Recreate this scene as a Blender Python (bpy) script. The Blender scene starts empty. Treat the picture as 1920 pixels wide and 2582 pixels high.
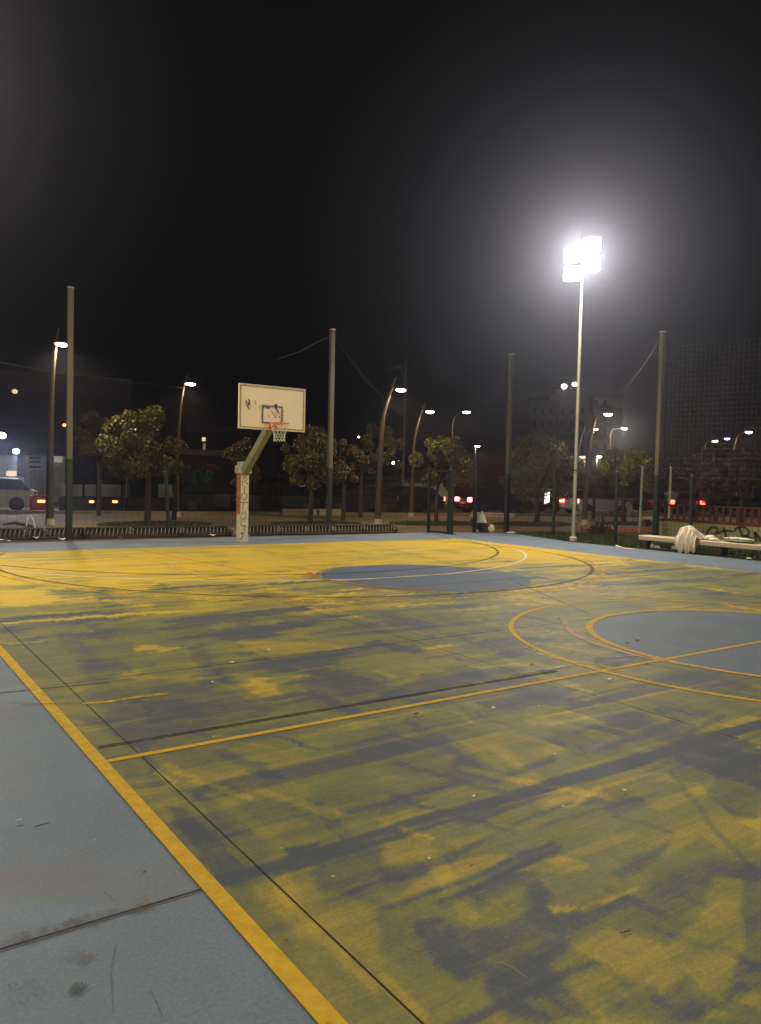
import bpy, math, random
import numpy as np
from mathutils import Vector, Matrix
R = math.radians
random.seed(7)
rng = np.random.default_rng(11)
S = bpy.context.scene

# ------------------------------------------------------------------ camera
YAW, PITCH, ROLL, F = 0.60837, -0.040194, 0.022948, 1964.855
CAM = Vector((-8.7466, -17.3972, 1.7239))
CX, CY = 960.0, 1291.0
_cy, _sy = math.cos(YAW), math.sin(YAW)
fwd = Vector((_sy*math.cos(PITCH), _cy*math.cos(PITCH), math.sin(PITCH)))
right = Vector((_cy, -_sy, 0)); up = right.cross(fwd)
_c, _s = math.cos(ROLL), math.sin(ROLL)
r2 = _c*right + _s*up; u2 = -_s*right + _c*up
cd = bpy.data.cameras.new('camera'); cam = bpy.data.objects.new('camera', cd)
S.collection.objects.link(cam); S.camera = cam
m = Matrix((r2, u2, -fwd)).transposed().to_4x4(); m.translation = CAM
cam.matrix_world = m
cd.sensor_fit = 'VERTICAL'; cd.sensor_height = 24.0; cd.lens = 24.0*F/2582.0
cd.clip_start = 0.05; cd.clip_end = 1000

# ------------------------------------------------------------------ world: night sky
W = bpy.data.worlds.new("World"); S.world = W; W.use_nodes = True
wn = W.node_tree.nodes; wn['Background'].inputs[0].default_value = (0.80, 0.45, 0.35, 1)
wn['Background'].inputs[1].default_value = 0.0004
S.view_settings.view_transform = 'Standard'; S.view_settings.look = 'None'
S.view_settings.exposure = 0.0; S.view_settings.gamma = 1.0
S.cycles.use_denoising = True
S.cycles.max_bounces = 5; S.cycles.volume_bounces = 0
S.cycles.diffuse_bounces = 3; S.cycles.transparent_max_bounces = 12
S.cycles.sample_clamp_indirect = 4.0
HAZE_DENS, HAZE_G = 0.0017, 0.875
FLOOD_W = 2850.0      # each floodlight head pair
LAMP_W = 420.0        # street lamps

# ------------------------------------------------------------------ helpers
def ray(px, py):
    return fwd + r2*((px-CX)/F) - u2*((py-CY)/F)
def G(px, py, z=0.0):                     # the ground point seen at a place of the photograph
    d = ray(px, py); t = (z-CAM.z)/d.z
    return CAM + d*t
def H(px, py, dist):                      # the point at a horizontal distance from the camera
    d = ray(px, py); t = dist/math.hypot(d.x, d.y)
    return CAM + d*t
def hd(p): return math.hypot(p.x-CAM.x, p.y-CAM.y)
def GD(px, dist, py=1215):
    p = H(px, py, dist); return Vector((p.x, p.y, 0))

def tag(o, label=None, cat=None, group=None, kind=None):
    if label: o['label'] = label
    if cat: o['category'] = cat
    if group: o['group'] = group
    if kind: o['kind'] = kind
    return o
ORG = {}
def thing(name, label, cat, loc=(0, 0, 0), group=None, rotz=0):
    o = bpy.data.objects.new(name, None); S.collection.objects.link(o)
    o.location = loc; o.rotation_euler = (0, 0, rotz); o.empty_display_size = .2
    ORG[o.name] = Vector(loc)
    return tag(o, label, cat, group)
class MB:
    def __init__(s): s.v = []; s.f = []
    def quad(s, a, b, c, d):
        n = len(s.v); s.v += [tuple(a), tuple(b), tuple(c), tuple(d)]; s.f.append((n, n+1, n+2, n+3)); return s
    def poly(s, pts):
        n = len(s.v); s.v += [tuple(p) for p in pts]; s.f.append(tuple(range(n, n+len(pts)))); return s
    def prism(s, pts, off):
        n = len(s.v); k = len(pts); off = Vector(off)
        s.v += [tuple(Vector(p)) for p in pts] + [tuple(Vector(p)+off) for p in pts]
        s.f.append(tuple(range(n+k-1, n-1, -1))); s.f.append(tuple(range(n+k, n+2*k)))
        for i in range(k):
            j = (i+1) % k; s.f.append((n+i, n+j, n+k+j, n+k+i))
        return s
    def box(s, c, size, ax=None, bev=0.0):
        c = Vector(c); hx, hy, hz = [q/2 for q in size]
        X, Y, Z = ax if ax else (Vector((1, 0, 0)), Vector((0, 1, 0)), Vector((0, 0, 1)))
        if bev > 0:
            b = min(bev, hx*.9, hy*.9, hz*.9)
            prof = [(-hx+b, -hy), (hx-b, -hy), (hx, -hy+b), (hx, hy-b), (hx-b, hy), (-hx+b, hy), (-hx, hy-b), (-hx, -hy+b)]
            n = len(s.v)
            for z, k in ((-hz, 0), (-hz+b, 1), (hz-b, 1), (hz, 0)):
                for (x, y) in prof:
                    if not k: x *= (hx-b)/hx; y *= (hy-b)/hy
                    s.v.append(tuple(c+X*x+Y*y+Z*z))
            for L in range(3):
                for i in range(8):
                    j = (i+1) % 8; s.f.append((n+L*8+i, n+L*8+j, n+L*8+8+j, n+L*8+8+i))
            s.f.append(tuple(n+7-i for i in range(8))); s.f.append(tuple(n+24+i for i in range(8)))
            return s
        P = [c+X*x+Y*y-Z*hz for x, y in ((-hx, -hy), (hx, -hy), (hx, hy), (-hx, hy))]
        return s.prism(P, Z*(2*hz))
    def tube(s, pts, r, n=8, cap=True):
        pts = [Vector(p) for p in pts]; k0 = len(s.v); m = len(pts)
        rs = r if isinstance(r, (list, tuple)) else [r]*m
        ref = None
        for i, p in enumerate(pts):
            t = (pts[min(i+1, m-1)]-pts[max(i-1, 0)])
            t = t.normalized() if t.length > 1e-9 else Vector((0, 0, 1))
            if ref is None:
                ref = Vector((1, 0, 0)) if abs(t.x) < .8 else Vector((0, 1, 0))
            a = (ref - t*ref.dot(t)).normalized(); ref = a; b = t.cross(a)
            for j in range(n):
                an = 2*math.pi*(j+.5)/n
                s.v.append(tuple(p+(a*math.cos(an)+b*math.sin(an))*rs[i]))
        for i in range(m-1):
            for j in range(n):
                q = (j+1) % n
                s.f.append((k0+i*n+j, k0+i*n+q, k0+(i+1)*n+q, k0+(i+1)*n+j))
        if cap:
            s.f.append(tuple(k0+n-1-j for j in range(n))); s.f.append(tuple(k0+(m-1)*n+j for j in range(n)))
        return s
    def ball(s, c, rad, seg=12, rings=8, fn=None):
        c = Vector(c); n = len(s.v); rx, ry, rz = rad if isinstance(rad, (tuple, list)) else (rad,)*3
        for i in range(rings+1):
            th = math.pi*i/rings
            for j in range(seg):
                ph = 2*math.pi*j/seg
                d = Vector((math.sin(th)*math.cos(ph)*rx, math.sin(th)*math.sin(ph)*ry, math.cos(th)*rz))
                if fn: d = d*fn(i, j)
                s.v.append(tuple(c+d))
        for i in range(rings):
            for j in range(seg):
                q = (j+1) % seg
                s.f.append((n+i*seg+j, n+(i+1)*seg+j, n+(i+1)*seg+q, n+i*seg+q))
        return s
    def ribbon(s, pts, w, nrm):
        nrm = Vector(nrm).normalized(); pts = [Vector(p) for p in pts]; m = len(pts); k = len(s.v)
        for i, p in enumerate(pts):
            t = (pts[min(i+1, m-1)]-pts[max(i-1, 0)]).normalized(); sd = t.cross(nrm).normalized()
            ww = w[i] if isinstance(w, (list, tuple)) else w
            s.v += [tuple(p-sd*ww/2), tuple(p+sd*ww/2)]
        for i in range(m-1): s.f.append((k+2*i, k+2*i+1, k+2*i+3, k+2*i+2))
        return s
    def build(s, name, mt, parent=None, local=False, origin=None, smooth=False):
        me = bpy.data.meshes.new(name)
        if parent is not None:
            org = Vector((0, 0, 0)) if local else ORG[root(parent).name]
        else:
            org = Vector(origin) if origin is not None else Vector((0, 0, 0))
        me.from_pydata([tuple(Vector(v)-org) for v in s.v], [], s.f)
        me.materials.append(mt); me.update()
        if smooth:
            me.polygons.foreach_set('use_smooth', [True]*len(me.polygons))
            try: me.set_sharp_from_angle(angle=R(40))
            except Exception: pass
        o = bpy.data.objects.new(name, me); S.collection.objects.link(o)
        if parent is not None: o.parent = parent
        else: o.location = org
        return o
def root(o):
    while o.parent: o = o.parent
    return o
def solo(mb, name, mt, label, cat, group=None, origin=None, smooth=False):
    o = mb.build(name, mt, None, origin=origin, smooth=smooth); return tag(o, label, cat, group)
def struct(mb, name, mt):
    o = mb.build(name, mt); o['kind'] = 'structure'; return o
def copy_tree(o, parent=None):
    c = o.copy(); S.collection.objects.link(c)
    if parent is not None: c.parent = parent
    for ch in o.children: copy_tree(ch, c)
    return c

# ------------------------------------------------------------------ materials
def nd(nt, t, **k):
    n = nt.nodes.new(t)
    for a, b in k.items(): setattr(n, a, b)
    return n
def newmat(name):
    M = bpy.data.materials.new(name); M.use_nodes = True
    return M, M.node_tree, M.node_tree.nodes['Principled BSDF']
def mat(name, col, rough=.6, var=.25, scale=6.0, metal=0.0, bump=0.15, col2=None, spec=.4, stretch=(1, 1, 1), detail=6):
    M, nt, P = newmat(name)
    tc = nd(nt, 'ShaderNodeTexCoord'); mp = nd(nt, 'ShaderNodeMapping'); mp.inputs['Scale'].default_value = stretch
    nt.links.new(tc.outputs['Object'], mp.inputs[0])
    n = nd(nt, 'ShaderNodeTexNoise'); n.inputs['Scale'].default_value = scale; n.inputs['Detail'].default_value = detail
    n.inputs['Roughness'].default_value = .65
    nt.links.new(mp.outputs[0], n.inputs['Vector'])
    r = nd(nt, 'ShaderNodeValToRGB'); r.color_ramp.elements[0].position = .32; r.color_ramp.elements[1].position = .68
    c2 = col2 or tuple(min(1, c*(1+var)) for c in col)
    r.color_ramp.elements[0].color = (*[c*(1-var) for c in col], 1); r.color_ramp.elements[1].color = (*c2, 1)
    nt.links.new(n.outputs[0], r.inputs[0]); nt.links.new(r.outputs[0], P.inputs['Base Color'])
    P.inputs['Roughness'].default_value = rough; P.inputs['Metallic'].default_value = metal
    P.inputs['Specular IOR Level'].default_value = spec
    if bump:
        b = nd(nt, 'ShaderNodeBump'); b.inputs['Strength'].default_value = bump; b.inputs['Distance'].default_value = .01
        nt.links.new(n.outputs[0], b.inputs['Height']); nt.links.new(b.outputs[0], P.inputs['Normal'])
    return M
def emis(name, col, st):
    M, nt, P = newmat(name)
    P.inputs['Base Color'].default_value = (.8, .8, .8, 1)
    P.inputs['Emission Color'].default_value = (*col, 1); P.inputs['Emission Strength'].default_value = st
    n = nd(nt, 'ShaderNodeTexNoise'); n.inputs['Scale'].default_value = 3.0
    mr = nd(nt, 'ShaderNodeMapRange'); mr.inputs[3].default_value = .35; mr.inputs[4].default_value = .5
    nt.links.new(n.outputs[0], mr.inputs[0]); nt.links.new(mr.outputs[0], P.inputs['Roughness'])
    return M
BLUE = (.152, .196, .244)
m_pole = mat('olive galvanised steel', (.098, .086, .048), .55, .22, 4, .2, stretch=(1, 1, .3))
m_green = mat('dark green paint', (.010, .017, .008), .5, .3, 8)
m_white = mat('chalky white paint', (.55, .54, .46), .5, .18, 9)
m_steel = mat('flood pole zinc', (.40, .38, .30), .42, .15, 5, .25, stretch=(1, 1, .4))
m_lamp = mat('lamp post grey paint', (.085, .062, .042), .5, .2, 6, .2)
m_foot = mat('pale cement footing', (.50, .45, .33), .8, .2, 15)
m_board = mat('cream backboard panel', (.84, .70, .46), .45, .05, 2.5, bump=.03)
m_bluep = mat('blue board outline', (.10, .14, .24), .5, .5, 25)
m_trim = mat('worn brown board edge', (.25, .19, .10), .7, .5, 30)
m_black = mat('black marker ink', (.030, .026, .018), .6, .3, 20)
m_rim = mat('orange rim paint', (.62, .14, .025), .42, .2, 12)
m_redp = mat('faded red paint', (.36, .085, .035), .6, .45, 9)
m_net = mat('old cord', (.52, .47, .34), .8, .2, 30)
m_rope = mat('thin netting cord', (.16, .14, .11), .8, .2, 30)
m_conc = mat('bench concrete', (.62, .47, .32), .8, .16, 14, bump=.4)
m_concd = mat('dark concrete', (.075, .05, .035), .85, .3, 12)
m_cloth = mat('white cotton cloth', (.80, .68, .50), .9, .06, 20, bump=.1)
m_bag = mat('pale plastic bag', (.70, .66, .50), .5, .15, 12)
m_redrail = mat('brick red railing paint', (.095, .016, .007), .5, .25, 10)
m_bark = mat('tree bark', (.060, .038, .022), .9, .35, 18, stretch=(1, 1, .3), bump=.5)
m_tyre = mat('rubber tyre', (.012, .012, .012), .8, .2, 20)
m_dark = mat('dark iron', (.045, .030, .020), .6, .3, 20)
m_iron = mat('worn iron ribs', (.19, .135, .075), .55, .35, 14)
m_flood = emis('flood lens', (1, .97, .93), 60)
m_lens = emis('street lamp lens', (1, .90, .72), 26)
m_warm = emis('sodium lamp lens', (1, .68, .32), 16)
m_cool = emis('cold blue lamp lens', (.62, .74, 1), 22)
m_tail = emis('lit tail lamp', (1, .05, .035), 14)
m_tailw = emis('glowing tail lamp core', (1, .12, .09), 18)
m_orange = emis('amber tail lamp', (1, .22, .06), 9)
m_litwin = emis('lit window', (1, .78, .48), .9)
m_litblue = emis('lit cold window', (.45, .68, .85), .5)
m_glass = mat('dark car glass', (.008, .009, .010), .55, .1, 3, bump=0, spec=.08)
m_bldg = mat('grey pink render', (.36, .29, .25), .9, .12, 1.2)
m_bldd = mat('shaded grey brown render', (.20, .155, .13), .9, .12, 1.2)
m_win = mat('dark window pane', (.02, .018, .018), .2, .1, 2, bump=0)
m_shop = mat('shop wall pale paint', (.58, .54, .42), .8, .2, 2)
m_redwall = mat('rust red wall', (.16, .035, .012), .9, .3, 1.5)
m_darkwall = mat('nearly black panel', (.022, .020, .018), .8, .3, 1.5)
m_tan = mat('tan strip', (.22, .17, .09), .8, .25, 3)
m_gg = mat('green spray paint', (.010, .15, .055), .7, .35, 8)
m_rg = mat('red spray paint', (.28, .05, .03), .7, .4, 8)

# leaves
def leafmat(name, a, b):
    M, nt, P = newmat(name)
    g = nd(nt, 'ShaderNodeNewGeometry'); r = nd(nt, 'ShaderNodeValToRGB')
    r.color_ramp.elements[0].color = (*a, 1); r.color_ramp.elements[1].color = (*b, 1)
    nt.links.new(g.outputs['Random Per Island'], r.inputs[0]); nt.links.new(r.outputs[0], P.inputs['Base Color'])
    P.inputs['Roughness'].default_value = .45; P.inputs['Specular IOR Level'].default_value = .45
    return M
m_leaf = leafmat('yellow green leaves', (.030, .028, .004), (.19, .165, .018))
m_leafr = leafmat('brownish leaves', (.045, .028, .006), (.15, .090, .018))
m_leafg = leafmat('silvery olive leaves', (.045, .045, .012), (.20, .180, .070))
m_grass = leafmat('grass blades', (.020, .034, .006), (.070, .085, .012))

# ground paints ------------------------------------------------------
def groundmat(name, col, var=.2, rough=.7, extra=None, bump=.15):
    M, nt, P = newmat(name); L = nt.links.new
    tc = nd(nt, 'ShaderNodeTexCoord')
    n1 = nd(nt, 'ShaderNodeTexNoise'); n1.inputs['Scale'].default_value = .8; n1.inputs['Detail'].default_value = 8; n1.inputs['Roughness'].default_value = .7
    n2 = nd(nt, 'ShaderNodeTexNoise'); n2.inputs['Scale'].default_value = 60; n2.inputs['Detail'].default_value = 3
    L(tc.outputs['Object'], n1.inputs[0]); L(tc.outputs['Object'], n2.inputs[0])
    a = nd(nt, 'ShaderNodeMath', operation='MULTIPLY_ADD'); a.inputs[1].default_value = .45
    L(n2.outputs[0], a.inputs[0])
    b = nd(nt, 'ShaderNodeMath', operation='MULTIPLY'); b.inputs[1].default_value = .55
    L(n1.outputs[0], b.inputs[0]); L(b.outputs[0], a.inputs[2])
    r = nd(nt, 'ShaderNodeValToRGB'); r.color_ramp.elements[0].position = .36; r.color_ramp.elements[1].position = .64
    r.color_ramp.elements[0].color = (*[c*(1-var) for c in col], 1); r.color_ramp.elements[1].color = (*[min(1, c*(1+var)) for c in col], 1)
    L(a.outputs[0], r.inputs[0]); out = r.outputs[0]
    if extra:   # brown dusty stains: (colour, threshold, scale)
        n3 = nd(nt, 'ShaderNodeTexNoise'); n3.inputs['Scale'].default_value = extra[2]; n3.inputs['Detail'].default_value = 6
        mp = nd(nt, 'ShaderNodeMapping'); mp.inputs['Location'].default_value = (3.1, 8.2, 0); L(tc.outputs['Object'], mp.inputs[0]); L(mp.outputs[0], n3.inputs[0])
        mr = nd(nt, 'ShaderNodeMapRange'); mr.inputs[1].default_value = extra[1]; mr.inputs[2].default_value = extra[1]+.14; mr.inputs[4].default_value = .5
        L(n3.outputs[0], mr.inputs[0])
        mx = nd(nt, 'ShaderNodeMix', data_type='RGBA'); L(mr.outputs[0], mx.inputs[0]); L(out, mx.inputs[6]); mx.inputs[7].default_value = (*extra[0], 1)
        out = mx.outputs[2]
    L(out, P.inputs['Base Color']); P.inputs['Roughness'].default_value = rough
    P.inputs['Specular IOR Level'].default_value = .3
    bp = nd(nt, 'ShaderNodeBump'); bp.inputs['Strength'].default_value = bump; bp.inputs['Distance'].default_value = .004
    L(n2.outputs[0], bp.inputs['Height']); L(bp.outputs[0], P.inputs['Normal'])
    return M
m_border = groundmat('blue grey court border paint', BLUE, .20, .66, ((.19, .16, .12), .57, 1.1), .4)
m_pave = groundmat('tan paving', (.15, .105, .055), .22, .85)
m_asph = groundmat('road asphalt', (.045, .035, .026), .25, .85)
m_redpath = groundmat('red running path', (.24, .060, .022), .2, .85)
m_soil = groundmat('dark soil', (.070, .048, .024), .35, .95)
m_disk = groundmat('slate blue disk paint', (.074, .104, .150), .22, .72, ((.14, .16, .17), .56, 1.3))
m_disk2 = groundmat('pale grey blue disk paint', (.118, .152, .186), .18, .70, ((.16, .17, .17), .56, 1.3))

def linemat(name, col, wear=.50, rough=.55, scale=7.0, soft=.12, amount=1.0):
    """thin paint with worn holes that show the floor beneath"""
    M, nt, P = newmat(name); L = nt.links.new
    tc = nd(nt, 'ShaderNodeTexCoord')
    n1 = nd(nt, 'ShaderNodeTexNoise'); n1.inputs['Scale'].default_value = scale; n1.inputs['Detail'].default_value = 9; n1.inputs['Roughness'].default_value = .7
    n2 = nd(nt, 'ShaderNodeTexNoise'); n2.inputs['Scale'].default_value = 2.2; n2.inputs['Detail'].default_value = 5
    L(tc.outputs['Object'], n1.inputs[0]); L(tc.outputs['Object'], n2.inputs[0])
    r = nd(nt, 'ShaderNodeValToRGB'); r.color_ramp.elements[0].position = .3; r.color_ramp.elements[1].position = .7
    r.color_ramp.elements[0].color = (*[c*.72 for c in col], 1); r.color_ramp.elements[1].color = (*[min(1, c*1.12) for c in col], 1)
    L(n1.outputs[0], r.inputs[0]); L(r.outputs[0], P.inputs['Base Color'])
    mr = nd(nt, 'ShaderNodeMapRange'); mr.inputs[1].default_value = wear-soft; mr.inputs[2].default_value = wear+soft; mr.inputs[4].default_value = amount
    av = nd(nt, 'ShaderNodeMath', operation='MULTIPLY_ADD'); av.inputs[1].default_value = .6
    b = nd(nt, 'ShaderNodeMath', operation='MULTIPLY'); b.inputs[1].default_value = .4
    L(n2.outputs[0], b.inputs[0]); L(n1.outputs[0], av.inputs[0]); L(b.outputs[0], av.inputs[2])
    L(av.outputs[0], mr.inputs[0]); L(mr.outputs[0], P.inputs['Alpha'])
    P.inputs['Roughness'].default_value = .75; P.inputs['Specular IOR Level'].default_value = .15
    return M
YEL = (.64, .40, .030)
l_yel = linemat('fresh yellow line paint', YEL, .31, scale=13, soft=.07)
l_yelw = linemat('worn yellow line paint', YEL, .46)
l_white = linemat('worn white line paint', (.70, .60, .42), .26)
l_brown = linemat('worn red brown line paint', (.22, .085, .024), .42, amount=.75)
l_black = linemat('worn black line paint', (.045, .046, .040), .43, amount=.75)
l_orange = linemat('worn orange line paint', (.45, .13, .025), .35)
l_pink = linemat('worn pink line paint', (.62, .38, .25), .40)
l_slate = linemat('slate blue line paint', (.060, .070, .085), .34, amount=.92)
l_chalk = linemat('chalk scuff', (.62, .56, .46), .50, amount=.8)
l_hair = linemat('hairline crack', (.10, .11, .11), .50, amount=.55, scale=9)
l_pale = linemat('pale yellow line paint', (.50, .40, .22), .36)
l_chalk2 = linemat('faint chalk scuff', (.35, .34, .32), .50, amount=.45, scale=14)
l_joint = mat('dark joint filler', (.025, .016, .008), .9, .3, 20, bump=0)
l_faint = linemat('faint joint', (.07, .058, .030), .43, amount=.65)
l_stain = linemat('brown dusty stain', (.17, .115, .065), .55, scale=14, amount=.42, soft=.09)

# ------------------------------------------------------------------ ground sheets
def sheet(name, pts, z, mt):
    mb = MB(); mb.poly([(x, y, z) for x, y in pts]); return struct(mb, name, mt)
sheet('ground', [(-200, -200), (300, -200), (300, 300), (-200, 300)], -.030, m_pave)
E1 = Vector((.977, -.213, 0)); N1 = Vector((.213, .977, 0))     # along the road, across it
def RN(a, n, z=0.0): p = E1*a + N1*n; return Vector((p.x, p.y, z))
sheet('road', [tuple(RN(-90, 17.9))[:2], tuple(RN(190, 17.9))[:2], tuple(RN(190, 27.5))[:2], tuple(RN(-90, 27.5))[:2]], -.020, m_asph)
kb = MB(); kb.box(RN(50, 17.75, .035), (280, .3, .13), (E1, N1, Vector((0, 0, 1)))); struct(kb, 'kerb', m_tan)
kb = MB(); kb.box(RN(50, 27.65, .035), (280, .3, .13), (E1, N1, Vector((0, 0, 1)))); struct(kb, 'far_kerb', m_tan)
sheet('soil_bed', [(-20, 3.35), (7.0, 3.35), (7.0, 4.6), (-20, 5.0)], -.012, m_soil)
sheet('red_path', [(12.5, 1.3), (20, .9), (24, 2.6), (16, 3.6)], -.014, m_redpath)
sheet('lawn', [(10.0, 2.4), (12.2, 2.1), (13.9, -.6), (13.9, -16), (9.3, -16), (9.3, -1.2)], -.010, mat('lawn soil', (.030, .040, .012), .9, .4, 5))
COURT = [(-16, 3.35), (8.3, 3.35), (9.2, 2.95), (10.35, 1.95), (9.5, -1.1), (9.40, -3.3), (9.25, -34), (-16, -34)]
sheet('court_border', COURT, 0.0, m_border)

# painted playing field : worn yellow over slate blue -----------------------------
VL, VR, YB, YM = -7.51, 6.86, .87, -12.70
xs = np.concatenate([np.arange(VL, -3.0, .020), np.arange(-3.0, VR, .042), [VR]])
ys = np.concatenate([np.arange(-34, -17.6, .4), np.arange(-17.6, -12, .020), np.arange(-12, YB, .036), [YB]])
X, Y = np.meshgrid(xs, ys)
def smooth(a, b, t):
    u = np.clip((t-a)/(b-a), 0, 1); return u*u*(3-2*u)
T = .45 + .43*smooth(-8.6, -4.2, Y) + .07*smooth(-2, 3, X)*smooth(-15, -11, Y)*smooth(-3, -8, Y) + .07*smooth(-1, 4, X)*smooth(-14, -9, Y)
# roller and brush raggedness: edges shift sideways in bands, as paint strokes do
def bands(c, step, amp, seed):
    r_ = np.random.default_rng(seed); n_ = int((c.max()-c.min())/step)+3; k_ = r_.normal(size=n_)*amp
    u_ = (c-c.min())/step; i_ = u_.astype(int); f_ = u_-i_; f_ = smooth(.38, .62, f_); return k_[i_]*(1-f_)+k_[i_+1]*f_
_nf = smooth(-9, -14, Y)
XW = X + (bands(Y+.05*np.sin(X*1.7), .11, .11, 3)+bands(Y+.03*np.sin(X*2.9), .045, .05, 4))*(.70-.60*_nf)
YW = Y + (bands(X+.05*np.sin(Y*2.1), .12, .035, 5)+bands(X, .045, .018, 6))*(.9-.8*_nf)
def stroke(T, cx, cy, ang, L, w, d, soft=.1):
    R_ = max(L, w)*.75+soft*4+.3
    i0, i1 = np.searchsorted(ys, [cy-R_, cy+R_]); j0, j1 = np.searchsorted(xs, [cx-R_, cx+R_])
    if i1 <= i0 or j1 <= j0: return T
    sl = (slice(i0, i1), slice(j0, j1)); c, s = math.cos(ang), math.sin(ang)
    u = (XW[sl]-cx)*c+(YW[sl]-cy)*s; v = -(XW[sl]-cx)*s+(YW[sl]-cy)*c
    k = smooth(L/2+soft*2, L/2-soft, np.abs(u))*smooth(w/2+soft*.5, w/2-soft*.25, np.abs(v))
    T[sl] += k*d
    return T
def smooth_noise():      # low frequency mottling
    g = rng.normal(size=(40, 24)); yi = (Y-Y.min())/(Y.max()-Y.min())*38.99; xi = (X-X.min())/(X.max()-X.min())*22.99
    a = yi.astype(int); b = xi.astype(int); fa = yi-a; fb = xi-b; fa = fa*fa*(3-2*fa); fb = fb*fb*(3-2*fb)
    return (g[a, b]*(1-fa)+g[a+1, b]*fa)*(1-fb)+(g[a, b+1]*(1-fa)+g[a+1, b+1]*fa)*fb
T += .06*smooth_noise()
for i in range(1150):
    far = rng.random() < .55
    cx = rng.uniform(VL, VR); cy = rng.uniform(-9, YB) if far else rng.uniform(-17.5, -8)
    along_x = rng.random() < (.93 if far else .55)
    ang = rng.normal(0, .07 if far else .12) if along_x else math.pi/2+rng.normal(0, .25)
    L = rng.uniform(.5, 2.6) if far else rng.uniform(.3, 1.5)
    w = rng.uniform(.05, .28) if far else rng.uniform(.03, .22)
    d = rng.normal(-.02, .17 if far else .15)
    if far and cy > -4.5: d = d*.5+.01
    T = stroke(T, cx, cy, ang, L, w, d, rng.choice([.03, .05, .10]))
def gpx(l, ox, oy, s=.58111):
    return [G(ox+a*s, oy+b*s) for a, b in l]
def patch(T, pts, t, soft=.10, k=1.0):
    P = np.array([(p.x, p.y) for p in pts]); x0, y0 = P.min(0)-soft*2-.3; x1, y1 = P.max(0)+soft*2+.3
    mx = np.where((xs >= x0) & (xs <= x1))[0]; my = np.where((ys >= y0) & (ys <= y1))[0]
    if len(mx) == 0 or len(my) == 0: return T
    sl = (slice(my[0], my[-1]+1), slice(mx[0], mx[-1]+1)); x = XW[sl]; y = YW[sl]
    ins = np.zeros(x.shape, bool); dist = np.full(x.shape, 1e9)
    for i in range(len(P)):
        ax, ay = P[i]; bx, by = P[(i+1) % len(P)]; dx, dy = bx-ax, by-ay
        q = np.clip(((x-ax)*dx+(y-ay)*dy)/(dx*dx+dy*dy+1e-12), 0, 1)
        dist = np.minimum(dist, np.hypot(x-ax-q*dx, y-ay-q*dy))
        cr = ((ay > y) != (by > y)) & (x < (bx-ax)*(y-ay)/((by-ay) if by != ay else 1e-9)+ax)
        ins ^= cr
    sd = np.where(ins, dist, -dist); w = smooth(-soft*.35, soft*.45, sd)*k
    T[sl] = T[sl]*(1-w)+(t+(.06 if t < .5 else -.03)+(T[sl]-.5)*.32)*w
    return T
c1 = (0, 1340); c2 = (960, 1340); c3 = (0, 1940); c4 = (960, 1940)
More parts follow.
